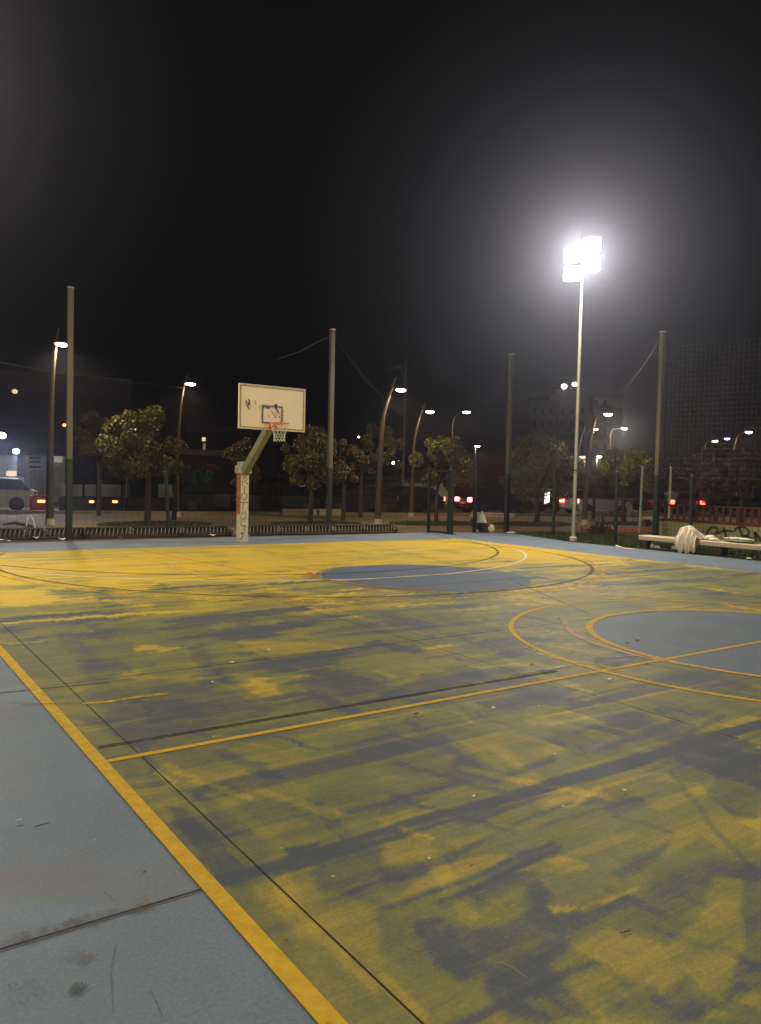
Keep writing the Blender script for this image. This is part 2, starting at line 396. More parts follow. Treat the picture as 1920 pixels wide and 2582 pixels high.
PATCH = [
 (c4, .32, .05, [(1577, 482), (1670, 500), (1670, 960), (1550, 985), (1562, 760)]),
 (c4, .28, .10, [(1180, 430), (1400, 290), (1560, 410), (1440, 460), (1300, 560), (1180, 560)]),
 (c4, .22, .10, [(1000, 1000), (1200, 985), (1300, 930), (1420, 1010), (1400, 1085), (950, 1085)]),
 (c3, .30, .10, [(1652, 20), (1500, 40), (1300, 130), (1250, 200), (1400, 260), (1652, 200)]),
 (c2, .28, .18, [(0, 900), (250, 960), (300, 1067), (0, 1067)]),
 (c1, .34, .20, [(460, 400), (900, 480), (1100, 560), (1250, 640), (900, 640), (600, 560), (440, 500)]),
 (c1, .24, .08, [(1380, 430), (1660, 395), (1660, 440), (1500, 455), (1300, 460)]),
 (c1, .10, .09, [(690, 395), (860, 368), (1000, 358), (1180, 338), (1340, 322), (1350, 345), (1150, 372), (900, 398), (750, 412)]),
 (c1, .12, .12, [(880, 455), (920, 428), (1060, 418), (1250, 393), (1440, 381), (1400, 410), (1200, 432), (1130, 474), (950, 479)]),
 (c1, .20, .09, [(355, 385), (410, 388), (460, 440), (480, 480), (420, 462), (375, 420)]),
 (c1, .16, .09, [(800, 498), (880, 508), (935, 582), (860, 594), (820, 550)]),
 (c1, .14, .09, [(1090, 548), (1180, 543), (1200, 558), (1420, 520), (1640, 488), (1652, 506), (1450, 547), (1250, 577), (1150, 577)]),
 (c1, .20, .10, [(320, 560), (520, 560), (620, 640), (740, 640), (900, 680), (1080, 730), (1240, 775), (1150, 805), (960, 835), (800, 885), (700, 905), (600, 960), (520, 900), (470, 840), (420, 760), (380, 700), (330, 640)]),
 (c1, .22, .06, [(210, 458), (300, 468), (370, 490), (300, 494)]),
 (c1, .24, .12, [(1330, 650), (1500, 658), (1640, 690), (1500, 724), (1380, 704)]),
 (c1, .13, .06, [(890, 960), (960, 948), (1080, 988), (1160, 1008), (1240, 1075), (1150, 1075), (1050, 1020)]),
 (c1, .40, .08, [(0, 335), (400, 330), (640, 330), (560, 346), (300, 350), (0, 362)]),
 (c1, .20, .06, [(170, 254), (330, 246), (360, 262), (200, 269)]),
 (c1, .22, .07, [(400, 285), (600, 279), (700, 290), (430, 299)]),
 (c1, .12, .07, [(1050, 275), (1200, 265), (1230, 276), (1080, 291)]),
 (c1, .20, .06, [(668, 226), (742, 235), (700, 256), (680, 250)]),
 (c1, .40, .07, [(60, 395), (330, 400), (330, 560), (420, 740), (300, 620), (180, 480)]),
 (c1, .88, .05, [(535, 510), (600, 497), (765, 515), (700, 531), (580, 526)]),
 (c1, .72, .06, [(500, 620), (600, 600), (650, 640), (560, 650)]),
 (c1, .95, .10, [(0, 270), (200, 262), (300, 300), (130, 325), (0, 325)]),
 (c1, .78, .08, [(840, 300), (1100, 305), (940, 350), (800, 360)]),
 (c1, .75, .08, [(1000, 480), (1300, 480), (1560, 505), (1300, 525), (1120, 540)]),
 (c2, .22, .12, [(270, 415), (420, 398), (560, 430), (450, 448), (330, 432)]),
 (c2, .14, .10, [(0, 400), (150, 398), (165, 412), (0, 422)]),
 (c2, .18, .12, [(350, 500), (480, 463), (600, 453), (750, 468), (640, 497), (420, 518)]),
 (c2, .14, .10, [(0, 708), (150, 650), (200, 618), (380, 598), (560, 583), (650, 605), (500, 627), (380, 672), (200, 703), (0, 738)]),
 (c2, .15, .10, [(405, 745), (600, 710), (760, 673), (860, 690), (760, 742), (560, 778), (470, 772)]),
 (c2, .03, .08, [(915, 555), (1100, 533), (1140, 545), (1030, 592), (940, 582)]),
 (c2, .14, .09, [(970, 838), (1060, 783), (1140, 788), (1210, 830), (1100, 862), (1000, 858)]),
 (c2, .10, .07, [(1185, 770), (1260, 763), (1375, 800), (1300, 828), (1210, 800)]),
 (c2, .24, .14, [(1300, 595), (1500, 638), (1652, 670), (1652, 738), (1400, 692), (1120, 635)]),
 (c2, .14, .08, [(615, 453), (700, 458), (750, 480), (660, 487)]),
 (c2, .14, .10, [(1460, 1067), (1500, 1005), (1660, 955), (1660, 1067)]),
 (c2, .36, .20, [(1050, 118), (1652, 188), (1652, 232), (1300, 213), (1100, 160)]),
 (c2, .10, .14, [(1130, 214), (1210, 214), (1190, 231), (1140, 229)]),
 (c2, .10, .16, [(1380, 267), (1530, 260), (1500, 281), (1400, 279)]),
 (c2, .18, .10, [(920, 232), (990, 226), (985, 240), (930, 242)]),
 (c2, .80, .08, [(1480, 840), (1600, 800), (1660, 803), (1660, 830), (1540, 867)]),
 (c2, .95, .04, [(180, 505), (330, 486), (332, 500), (200, 516)]),
 (c2, .22, .10, [(700, 900), (900, 870), (1000, 880), (900, 960), (760, 930)]),
 (c2, .66, .12, [(500, 800), (900, 780), (1000, 830), (700, 900), (400, 960), (300, 900)]),
 (c2, .20, .08, [(70, 890), (300, 930), (450, 1010), (440, 1067), (250, 1067), (330, 980)]),
 (c4, .07, .12, [(130, 660), (250, 640), (420, 690), (560, 670), (650, 600), (625, 500), (680, 483), (765, 540), (728, 600), (760, 627), (820, 608), (900, 627), (1000, 580), (1105, 543), (1115, 566), (960, 652), (850, 712), (800, 762), (728, 830), (760, 900), (860, 1010), (920, 1085), (560, 1085), (480, 980), (440, 900), (350, 922), (240, 838), (150, 720)]),
 (c4, .08, .16, [(240, 838), (420, 800), (700, 780), (800, 740), (830, 800), (740, 870), (860, 1010), (920, 1085), (560, 1085), (480, 980), (440, 900), (350, 922)]),
 (c4, .12, .08, [(0, 430), (100, 420), (350, 350), (500, 270), (700, 180), (870, 128), (840, 152), (700, 212), (520, 282), (430, 332), (250, 452), (80, 492), (0, 492)]),
 (c4, .16, .08, [(1000, 450), (1100, 380), (1200, 350), (1275, 288), (1255, 340), (1150, 442), (1050, 482)]),
 (c4, .14, .10, [(1420, 90), (1480, 20), (1660, 0), (1660, 215), (1550, 210), (1430, 130)]),
 (c4, .20, .08, [(1380, 445), (1440, 400), (1560, 398), (1660, 430), (1660, 500), (1570, 480)]),
 (c4, .71, .04, [(850, 60), (1000, 5), (1260, 20), (1310, 58), (1400, 58), (1415, 100), (1350, 142), (1220, 182), (1120, 122), (960, 110)]),
 (c4, .71, .04, [(1440, 470), (1577, 482), (1560, 760), (1548, 900), (1500, 1008), (1300, 900), (1200, 982), (960, 850), (820, 760), (980, 690), (1250, 770), (1400, 620)]),
 (c4, .85, .06, [(1540, 228), (1660, 213), (1660, 268)]),
 (c4, .88, .03, [(735, 590), (900, 600), (1120, 498), (1130, 522), (1000, 580), (760, 630)]),
 (c4, .78, .05, [(1400, 1085), (1430, 1030), (1540, 1085)]),
 (c4, .72, .05, [(1530, 990), (1660, 970), (1660, 1052), (1560, 1022)]),
 (c4, .72, .06, [(0, 860), (100, 930), (230, 1085), (140, 1085), (0, 930)]),
 (c4, .70, .07, [(240, 420), (420, 380), (560, 370), (500, 440), (300, 500), (60, 602), (40, 590)]),
 (c4, .74, .06, [(600, 440), (780, 368), (920, 420), (800, 462)]),
 (c4, .70, .06, [(0, 180), (150, 170), (250, 180), (120, 230), (0, 260)]),
 (c4, .18, .05, [(0, 150), (150, 130), (250, 120), (60, 200), (0, 205)]),
 (c3, .14, .07, [(725, 158), (800, 178), (905, 270), (1005, 350), (1095, 440), (1120, 430), (970, 482), (850, 352), (755, 240)]),
 (c3, .22, .08, [(1330, 380), (1660, 330), (1660, 482), (1500, 562), (1420, 587), (1385, 550)]),
 (c3, .34, .08, [(830, 100), (900, 130), (1000, 250), (1230, 330), (1150, 400), (1090, 420), (950, 260)]),
 (c3, .80, .03, [(700, 0), (765, 60), (838, 138), (780, 85), (660, 0)]),
 (c3, .72, .04, [(1035, 90), (1100, 78), (1400, 160), (1502, 200), (1440, 227), (1250, 150)]),
 (c3, .62, .10, [(1160, 440), (1652, 600), (1652, 900), (1500, 760), (1300, 590)]),
 (c3, .72, .05, [(1160, 455), (1300, 590), (1652, 915), (1652, 1000), (1500, 850), (1250, 610)]),
 (c3, .10, .05, [(1240, 345), (1400, 318), (1380, 352), (1260, 372)]),
]
for org, t, soft, l in PATCH: T = patch(T, gpx(l, *org), t, soft*(.55 if org in (c3, c4) else 1.0))
_b = [Vector((x_, -14.37+h_*random.uniform(.5, 1.25), 0)) for h_, R__ in ((.085, 1), (-.075, -1)) for x_ in [VL+.1+.55*i_ for i_ in range(24)][::R__]]
T = patch(T, _b, -.10, .035)
for yy, x0, x1, w, d in ((-13.2, -6.2, -1.5, .03, -.12),):
    for k in range(int((x1-x0)/.35)):
        cx = x0+.35*k+.17
        T = stroke(T, cx, yy+rng.normal(0, .01), rng.normal(0, .04), .40, w*rng.uniform(.75, 1.2), d, .03)
# thin brush streaks parallel to the short side near the camera
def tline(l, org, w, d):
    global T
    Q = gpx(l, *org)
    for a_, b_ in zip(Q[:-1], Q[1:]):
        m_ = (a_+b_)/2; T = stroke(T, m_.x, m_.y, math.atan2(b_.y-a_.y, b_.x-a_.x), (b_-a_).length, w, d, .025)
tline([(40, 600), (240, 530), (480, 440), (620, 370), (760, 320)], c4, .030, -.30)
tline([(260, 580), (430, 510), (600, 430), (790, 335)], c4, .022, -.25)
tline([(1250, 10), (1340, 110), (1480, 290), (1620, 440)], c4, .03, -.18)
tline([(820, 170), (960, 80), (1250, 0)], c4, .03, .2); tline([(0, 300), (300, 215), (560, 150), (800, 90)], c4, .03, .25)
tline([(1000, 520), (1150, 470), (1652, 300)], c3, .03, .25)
for i in range(420):
    cx = rng.uniform(VL, 0); cy = rng.uniform(-17.4, -11)
    T = stroke(T, cx, cy, rng.normal(0, .08) if rng.random() < .5 else math.pi/2+rng.normal(.1, .3), rng.uniform(.2, .9), rng.uniform(.03, .09), rng.normal(0, .15), .02)
_m = smooth(-6.5, -9, Y); _xw, _yw = XW, YW
XW, YW = X+bands(Y, .05, .03, 8), Y
for i in range(300):        # wide faint roller passes that overlap half transparent
    cx = rng.uniform(VL, VR); cy = rng.uniform(-17.5, -3); ax_ = rng.random() < .6
    T = stroke(T, cx, cy, rng.normal(0, .03) if ax_ else math.pi/2+rng.normal(.02, .06), rng.uniform(.5, 2.2), rng.uniform(.16, .45), rng.normal(0, .085), rng.choice([.02, .02, .10]))
for i in range(420):        # long straight roller and scrape lines
    cx = rng.uniform(VL, VR); cy = rng.uniform(-17.5, YB); ax_ = rng.random() < (.8 if cy > -9 else .55)
    T = stroke(T, cx, cy, rng.normal(0, .03) if ax_ else math.pi/2+rng.normal(.02, .10), rng.uniform(.8, 3.2), rng.uniform(.015, .05) if rng.random() < .6 else rng.uniform(.12, .30), rng.normal(0, .14), .02)
XW, YW = _xw, _yw
T = np.clip(T, 0, 1.05); T = T*(1-_m)+(.46+(T-.46)*.84)*_m
nx, ny = len(xs), len(ys)
V = np.stack([X.ravel(), Y.ravel(), np.full(X.size, .004)], 1)
idx = np.arange(X.size).reshape(ny, nx)
Fq = np.stack([idx[:-1, :-1].ravel(), idx[:-1, 1:].ravel(), idx[1:, 1:].ravel(), idx[1:, :-1].ravel()], 1)
me = bpy.data.meshes.new('painted_court')
me.vertices.add(len(V)); me.vertices.foreach_set('co', V.ravel().astype(np.float32))
me.loops.add(Fq.size); me.loops.foreach_set('vertex_index', Fq.ravel().astype(np.int32))
me.polygons.add(len(Fq)); me.polygons.foreach_set('loop_start', (np.arange(len(Fq))*4).astype(np.int32))
me.update(calc_edges=True)
at = me.attributes.new('wear', 'FLOAT', 'POINT'); at.data.foreach_set('value', T.ravel().astype(np.float32))
M, nt, P = newmat('worn yellow over slate court paint'); L = nt.links.new
tc = nd(nt, 'ShaderNodeTexCoord'); atn = nd(nt, 'ShaderNodeAttribute', attribute_name='wear')
def noise(sc, st, det=6, rgh=.65, loc=(0, 0, 0)):
    mp = nd(nt, 'ShaderNodeMapping'); mp.inputs['Scale'].default_value = st; mp.inputs['Location'].default_value = loc
    n = nd(nt, 'ShaderNodeTexNoise'); n.inputs['Scale'].default_value = sc; n.inputs['Detail'].default_value = det; n.inputs['Roughness'].default_value = rgh
    L(tc.outputs['Object'], mp.inputs[0]); L(mp.outputs[0], n.inputs[0]); return n.outputs[0]
def madd(a, k, b):
    q = nd(nt, 'ShaderNodeMath', operation='MULTIPLY_ADD'); L(a, q.inputs[0]); q.inputs[1].default_value = k
    if isinstance(b, float): q.inputs[2].default_value = b
    else: L(b, q.inputs[2])
    return q.outputs[0]
v = atn.outputs['Fac']
def addn(v, n, k): return madd(n, k, madd(v, 1.0, -k/2))
v = addn(v, noise(2.6, (.22, 3.2, 1), 9, .72), .44)
v = addn(v, noise(5.0, (2.0, .40, 1), 8, .72, (5, 1, 0)), .26)
v = addn(v, noise(1.5, (1, 1, 1), 13, .80, (9, 3, 0)), .20)
v = addn(v, noise(11.0, (.35, 4.0, 1), 6, .78, (1, 7, 0)), .36)
v = addn(v, noise(26, (.22, 4.0, 1), 4, .7, (4, 2, 0)), .22)
v = addn(v, noise(30, (1, 1, 1), 5, .75, (8, 5, 0)), .20)
v = addn(v, noise(60, (1, 1, 1), 3, .75), .46)
v = addn(v, noise(240, (1, 1, 1), 2, .7), .45)
rp = nd(nt, 'ShaderNodeValToRGB'); cr = rp.color_ramp
cols = [(0, (.058, .072, .096)), (.22, (.080, .092, .094)), (.30, (.118, .122, .074)), (.44, (.172, .163, .056)), (.58, (.236, .204, .050)), (.68, (.320, .252, .044)), (.82, (.42, .315, .038)), (1, (.56, .375, .022))]
cr.elements[0].position = 0; cr.elements[0].color = (*cols[0][1], 1); cr.elements[1].position = 1; cr.elements[1].color = (*cols[-1][1], 1)
for p, c in cols[1:-1]:
    e = cr.elements.new(p); e.color = (*c, 1)
L(v, rp.inputs[0]); L(rp.outputs[0], P.inputs['Base Color'])
rr = nd(nt, 'ShaderNodeMapRange'); rr.inputs[3].default_value = .58; rr.inputs[4].default_value = .78
L(noise(4, (1, 1, 1), 5, .6, (2, 2, 0)), rr.inputs[0]); L(rr.outputs[0], P.inputs['Roughness'])
P.inputs['Specular IOR Level'].default_value = .28
bp = nd(nt, 'ShaderNodeBump'); bp.inputs['Strength'].default_value = .25; bp.inputs['Distance'].default_value = .003
L(noise(120, (1, 1, 1), 4, .6), bp.inputs['Height']); L(bp.outputs[0], P.inputs['Normal'])
me.materials.append(M)
pc = bpy.data.objects.new('painted_court', me); S.collection.objects.link(pc); pc['kind'] = 'structure'

# ------------------------------------------------------------------ court markings (thin paint sheets)
def arc(cx, cy, r, a0, a1, n=96):
    return [(cx+r*math.cos(R(a0+(a1-a0)*i/n)), cy+r*math.sin(R(a0+(a1-a0)*i/n))) for i in range(n+1)]
ZL = [.0050]
def mark(name, pts, w, mt, wj=0.0):
    ZL[0] += .00010
    mb = MB(); ww = [w*(1+wj*math.sin(i*1.7)*random.uniform(.3, 1)) for i in range(len(pts))] if wj else w
    mb.ribbon([(x, y, ZL[0]) for x, y in pts], ww, (0, 0, 1)); return struct(mb, name, mt)
def seg(a, b, n=24): return [(a[0]+(b[0]-a[0])*i/n, a[1]+(b[1]-a[1])*i/n) for i in range(n+1)]
def disk(name, cx, cy, r, z, mt):
    mb = MB(); mb.poly([(x, y, z) for x, y in arc(cx, cy, r, 0, 360, 96)[:-1]]); return struct(mb, name, mt)
disk('free_throw_disk', .02, -6.28, 1.90, .0046, m_disk)
disk('centre_disk', 0.03, YM, 2.0, .0046, m_disk2)
mark('joint_line', seg((-7.23, -33), (-7.23, YB)), .009, l_joint)
mark('joint_line', seg((-3.66, -33), (-3.66, -3.0)), .014, l_faint)
mark('joint_line', seg((-2.4, -5.4), (-3.15, 1.0)), .03, l_faint)
mark('joint_line', seg((3.1, .8), (1.7, -6)), .025, l_faint)
mark('joint_line', seg((1.2, -7.2), (-.5, -10.5)), .02, l_faint)
mark('joint_line', seg((VL, -7.45), (6.8, -7.1)), .028, l_faint)
mark('joint_line', seg((VL, -10.76), (4, -10.80)), .018, l_faint)
mark('joint_line', seg((-15, -14.42), (VL+.02, -14.38)), .012, l_joint)
mark('joint_line', seg((-12, -10.2), (-6.9, -10.9)), .03, l_faint)
mark('joint_stain', seg((-13, -14.385), (-7.72, -14.365), 90), .10, l_stain, .75)
mark('joint_stain', seg((-9.0, -14.36), (-7.95, -14.34), 40), .06, l_stain, .8)
mark('sideline', seg((VL+.043, -33), (VL+.040, YB)), .078, l_yel)
mark('far_sideline', seg((VR, -33), (VR, YB)), .06, l_yelw)
mark('baseline', seg((VL, YB), (VR, YB)), .07, l_yelw)
mark('black_halfway_line', seg((VL+.1, -12.43), (-3.3, -12.49)), .055, l_black)
mark('dark_arc', arc(-.23, 1.52, 6.85, 181, 352), .07, l_black)
mark('white_arc', arc(-.2, .79, 6.99, 178, 362), .06, l_white)
ZL[0] += 0
mark('brown_arc', arc(-.13, -2.01, 6.31, 155, 385), .075, l_brown)
mark('yellow_arc', arc(-.24, -2.31, 6.37, 155, 385), .07, l_yelw)
mark('orange_arc', arc(.17, -5.93, 2.05, 150, 240), .10, l_orange)
mark('pale_disk_edge', arc(.02, -6.28, 1.96, 100, 300), .09, linemat('olive edge', (.22, .20, .07), .35))
mark('halfway_line', seg((VL+.078, YM), (VR, YM), 40), .054, l_yel)
mark('centre_ring', arc(0.0, YM, 2.93, 0, 360, 140), .062, l_yel)
mark('inner_ring', arc(0.03, YM, 2.02, 0, 360, 120), .075, l_yel)
mark('pink_arc', arc(.03, -12.42, 2.10, 128, 204), .055, l_pink)
def pxm(name, l, org, w, mt, s=.58111, wj=.3):  # a mark traced on the ground
    P_ = [G(org[0]+a*s, org[1]+b*s) for a, b in l]; Q = []
    for a, b in zip(P_[:-1], P_[1:]):
        for i in range(8): Q.append((a.x+(b.x-a.x)*i/8, a.y+(b.y-a.y)*i/8))
    Q.append((P_[-1].x, P_[-1].y)); return mark(name, Q, w, mt, wj)
pxm('pale_line', [(540, 272), (740, 262), (1000, 242), (1300, 226), (1620, 213)], (640, 1360), .06, l_pale, .3874, .1)
pxm('yellow_smear', [(360, 752), (480, 742), (600, 722), (700, 710), (730, 708)], c1, .050, l_yelw)
pxm('brown_smear', [(20, 740), (110, 752), (230, 753), (360, 748)], c1, .05, l_stain)
pxm('chalk_scuff', [(620, 500), (700, 535), (790, 562)], c2, .05, l_chalk)
pxm('chalk_scuff', [(650, 610), (740, 598), (830, 582)], c2, .06, l_chalk)
pxm('chalk_scuff', [(850, 575), (940, 580), (1010, 600)], c2, .05, l_yelw)
pxm('chalk_scuff', [(480, 845), (520, 848), (560, 860), (600, 890), (635, 915)], c4, .008, l_chalk2)
pxm('chalk_scuff', [(1000, 548), (1050, 545), (1100, 540)], c2, .05, l_chalk)
pxm('hairline_crack', [(505, 770), (492, 830), (482, 900), (488, 980), (494, 1075)], c3, .006, l_hair)
pxm('hairline_crack', [(655, 970), (680, 1020), (705, 1080)], c3, .005, l_hair)
pxm('hairline_crack', [(450, 540), (520, 590)], c3, .005, l_hair)
pxm('brown_stain', [(285, 815), (340, 822), (400, 838)], c3, .06, l_stain, .58111, .6)
pxm('brown_stain', [(30, 1000), (90, 975), (170, 940)], c3, .10, l_stain, .58111, .6)
pxm('dark_stain', [(310, 955), (335, 958), (368, 965)], c3, .05, linemat('damp dark stain', (.10, .11, .10), .40, scale=20, amount=.6), .58111, .5)
mark('yellow_spill', seg((-6.73, -12.62), (-6.66, -12.62), 4), .05, l_yelw)

# ------------------------------------------------------------------ litter on the court
def scrap(px, py, mt, size, name, label, cat, grp, zz=.014):
    p = G(px, py, zz); mb = MB(); k = random.randint(5, 7); base = random.uniform(0, 6)
    pts = []
    for i in range(k):
        a = base+2*math.pi*i/k; rr_ = size*random.uniform(.45, 1)
        pts.append(Vector((p.x+rr_*math.cos(a), p.y+rr_*.6*math.sin(a), zz+random.uniform(0, size*.45))))
    c = Vector((p.x, p.y, zz+size*.25)); n = len(mb.v); mb.v += [tuple(c)]+[tuple(q) for q in pts]+[(p.x, p.y, zz)]
    for i in range(k):
        mb.f.append((0, 1+i, 1+(i+1) % k)); mb.f.append((k+1, 1+(i+1) % k, 1+i))
    return solo(mb, name, mt, label, cat, grp, origin=(p.x, p.y, zz))
m_leafbr = mat('dry brown leaf', (.17, .075, .025), .8, .3, 30)
m_paper = mat('paper scrap', (.75, .72, .60), .7, .1, 30)
scrap(48, 2070, m_paper, .022, 'paper_scrap', 'crumpled pale paper scrap lying on the blue border at left', 'litter', None)
scrap(365, 2200, m_leafbr, .016, 'dry_leaf', 'small reddish brown leaf on the blue border beside the yellow sideline', 'leaf', None)
scrap(722, 2371, m_leafbr, .014, 'dry_leaf', 'dark round dry leaf between the yellow sideline and the dark floor joint', 'leaf', None)
scrap(1051, 1801, m_leafbr, .045, 'dry_leaf', 'curled brown leaf just below the yellow halfway line', 'leaf', None)
scrap(840, 2210, mat('straw leaf', (.60, .42, .12), .7, .2, 20), .015, 'dry_leaf', 'straw coloured leaf scrap on the dark patch right of the floor joint', 'leaf', None)
scrap(240, 2118, mat('straw leaf pale', (.42, .42, .20), .7, .2, 20), .010, 'dry_leaf', 'tiny pale green leaf on the blue border', 'leaf', None)
mb = MB(); p = G(112, 2079, .008); mb.tube([p+Vector((-.045, .0, 0)), p+Vector((-.01, -.003, .004)), p+Vector((.03, .006, .002))], [.0015, .0025, .001], 5)
solo(mb, 'twig', m_dark, 'short dark twig beside the paper scrap on the blue border', 'twig', origin=p)
mb = MB(); p = G(1582, 2350, .008); mb.tube([p+Vector((-.03, .012, 0)), p+Vector((0, 0, .004)), p+Vector((.02, -.002, .002))], [.0015, .0025, .001], 5)
solo(mb, 'twig', m_leafbr, 'thin curved brown twig on the worn paint at lower right', 'twig', origin=p)
for px, py, s_ in ((676, 1640, .035), (585, 1670, .03), (536, 1720, .02), (1382, 1593, .035), (1536, 1713, .04), (1500, 1740, .025), (1244, 1786, .03), (1575, 1993, .022), (1195, 2009, .02), (1420, 2033, .014),
                   (1485, 2008, .012), (1082, 2164, .010), (707, 2140, .010), (1608, 1611, .05), (1808, 1430, .06), (1398, 1902, .015), (558, 1785, .012), (1360, 1780, .018)):
    scrap(px, py, m_paper, s_, 'paper_fleck', 'tiny pale paper fleck lying on the worn court paint', 'litter', 'tiny pale flecks scattered over the court')
for px, py, s_ in ((1410, 1561, .035), (1341, 1676, .03), (490, 1817, .02), (1190, 2183, .012), (1582, 1623, .03), (1074, 2229, .006)):
    scrap(px, py, m_leafbr, s_, 'leaf_crumb', 'tiny dark leaf crumb lying on the worn court paint', 'leaf', 'tiny dark crumbs scattered over the court')

# ------------------------------------------------------------------ basketball hoop
BY = -.12     # face of the board
hp = thing('basketball_hoop', 'cream basketball backboard with orange rim on a pale square pole with vertical writing', 'basketball hoop', (.09, 1.72, 0))
PX, PY = .09, 1.72
mb = MB(); mb.box((PX, PY, .99), (.24, .24, 1.98), bev=.012); pole = mb.build('pole', m_conc and mat('pole cream paint', (.50, .46, .33), .55, .18, 7), hp)
mb = MB(); mb.box((PX, PY, 1.93), (.34, .34, .22), bev=.02); mb.box((PX, PY, 2.08), (.24, .24, .12), bev=.01); mb.build('collar', m_steel, hp)
mb = MB(); mb.quad((PX-.123, PY+.12, .75), (PX-.123, PY-.12, .75), (PX-.123, PY-.12, 1.80), (PX-.123, PY+.12, 1.80))
mb.build('red_stripe', m_redp, pole)
# writing on the front of the pole
FY = PY-.1235
def PT(u, z): return Vector((PX-.12+.24*u, FY, z))
def zz_(v): return 1.83*(1-(v-20)/2160.0)
def U(u): return (u-235)/(395-235)
letters = [
 [(262, 400), (270, 300), (275, 210), (300, 155), (345, 150), (358, 190), (335, 235), (290, 265), (330, 310), (378, 350)],
 [(312, 410), (310, 520), (308, 630)],
 [(300, 640), (255, 680), (245, 750), (270, 830), (310, 845), (355, 800), (360, 720), (335, 655), (300, 640)],
 [(225, 910), (300, 920), (378, 915)], [(292, 920), (286, 1040), (285, 1160)],
 [(262, 1225), (300, 1215), (285, 1270), (250, 1330), (240, 1400), (270, 1445), (330, 1440)], [(330, 1200), (345, 1300), (340, 1400), (320, 1450)],
 [(262, 1470), (245, 1540), (250, 1620), (290, 1670), (320, 1640), (345, 1650), (345, 1690), (310, 1690), (300, 1660)], [(325, 1700), (330, 1760), (318, 1810)],
 [(262, 1860), (270, 1900), (300, 1890)], [(235, 1885), (310, 1875)],
 [(275, 1905), (295, 1960), (280, 2020), (240, 2070), (210, 2120)]]
mb = MB()
for l in letters:
    mb.ribbon([PT(max(.02, U(a)), zz_(b)) for a, b in l], .015, (0, -1, 0))
mb.build('writing', m_black, pole)
# arm
a0 = Vector((PX, PY-.08, 1.86)); a1 = Vector((0, BY+.16, 2.98))
dr = (a1-a0).normalized(); sx = Vector((1, 0, 0)); sz = sx.cross(dr).normalized()
mb = MB(); mb.box((a0+a1)/2, (.17, (a1-a0).length, .20), (sx, dr, sz), .01)
mb.build('arm', mat('arm olive paint', (.20, .19, .09), .55, .2, 6), hp)
mb = MB(); mb.box((0, BY+.10, 3.0), (.5, .12, .10)); mb.box((0, BY+.07, 3.45), (.12, .06, .8)); mb.build('board_bracket', m_dark, hp)
BW, B0, B1 = 1.80, 2.90, 3.97
mb = MB(); mb.box((0, BY+.02, (B0+B1)/2), (BW, .04, B1-B0), bev=.004); bd = mb.build('backboard', m_board, hp)
def rectr(mb, x0, x1, z0, z1, w, y):
    for a, b, c, d in ((x0, x1, z0, z0+w), (x0, x1, z1-w, z1), (x0, x0+w, z0+w, z1-w), (x1-w, x1, z0+w, z1-w)):
        mb.box(((a+b)/2, y, (c+d)/2), (b-a, .004, d-c))
mb = MB(); rectr(mb, -.865, .865, B0+.035, B1-.035, .018, BY-.003); mb.build('edge_trim', m_trim, bd)
mb = MB(); rectr(mb, -.295, .275, 3.05, 3.50, .042, BY-.003); mb.build('target_square', m_bluep, bd)
mb = MB(); rectr(mb, -.903, .903, B0-.004, B1+.004, .014, BY-.005); mb.build('edge_frame', mat('board rim paint', (.72, .66, .5), .5, .2, 20), bd)
def BP(px, py):    # scribbles: a place of the board face
    d = ray(px, py); t = (BY-.006-CAM.y)/d.y; return CAM+d*t
def bp4(l): return [BP(590+a*.12107, 950+b*.12107) for a, b in l]
scr = [([(255, 490), (262, 560), (285, 620), (330, 680)], .028), ([(300, 470), (325, 500), (330, 560), (315, 600), (300, 530)], .030), ([(345, 590), (335, 640)], .012),
       ([(440, 500), (462, 560), (455, 590)], .016), ([(550, 600), (540, 650)], .016), ([(548, 680), (545, 710)], .010),
       ([(590, 625), (640, 640)], .035), ([(670, 645), (760, 650)], .035), ([(880, 570), (875, 640), (880, 670)], .070), ([(850, 600), (910, 590)], .04),
       ([(890, 660), (920, 720), (945, 770)], .034), ([(785, 700), (820, 780), (860, 850), (885, 845), (880, 760), (875, 690)], .014), ([(955, 820), (950, 850)], .030),
       ([(715, 790), (745, 865)], .014), ([(585, 800), (588, 850)], .022), ([(1020, 710), (1022, 740)], .022), ([(1018, 790), (1015, 850)], .022), ([(1010, 890), (1008, 920)], .022),
       ([(235, 158), (258, 158)], .02), ([(820, 215), (835, 218)], .02), ([(1370, 285), (1400, 287)], .02), ([(210, 1040), (218, 1052)], .02), ([(1345, 1125), (1358, 1128)], .02)]
mb = MB()
for l, w in scr:
    q = bp4(l); q2 = []
    for a, b in zip(q[:-1], q[1:]):
        for i in range(3): q2.append(a.lerp(b, i/3))
    q2.append(q[-1]); mb.ribbon(q2, w*.9, (0, -1, 0))
mb.build('scribble', m_black, bd)
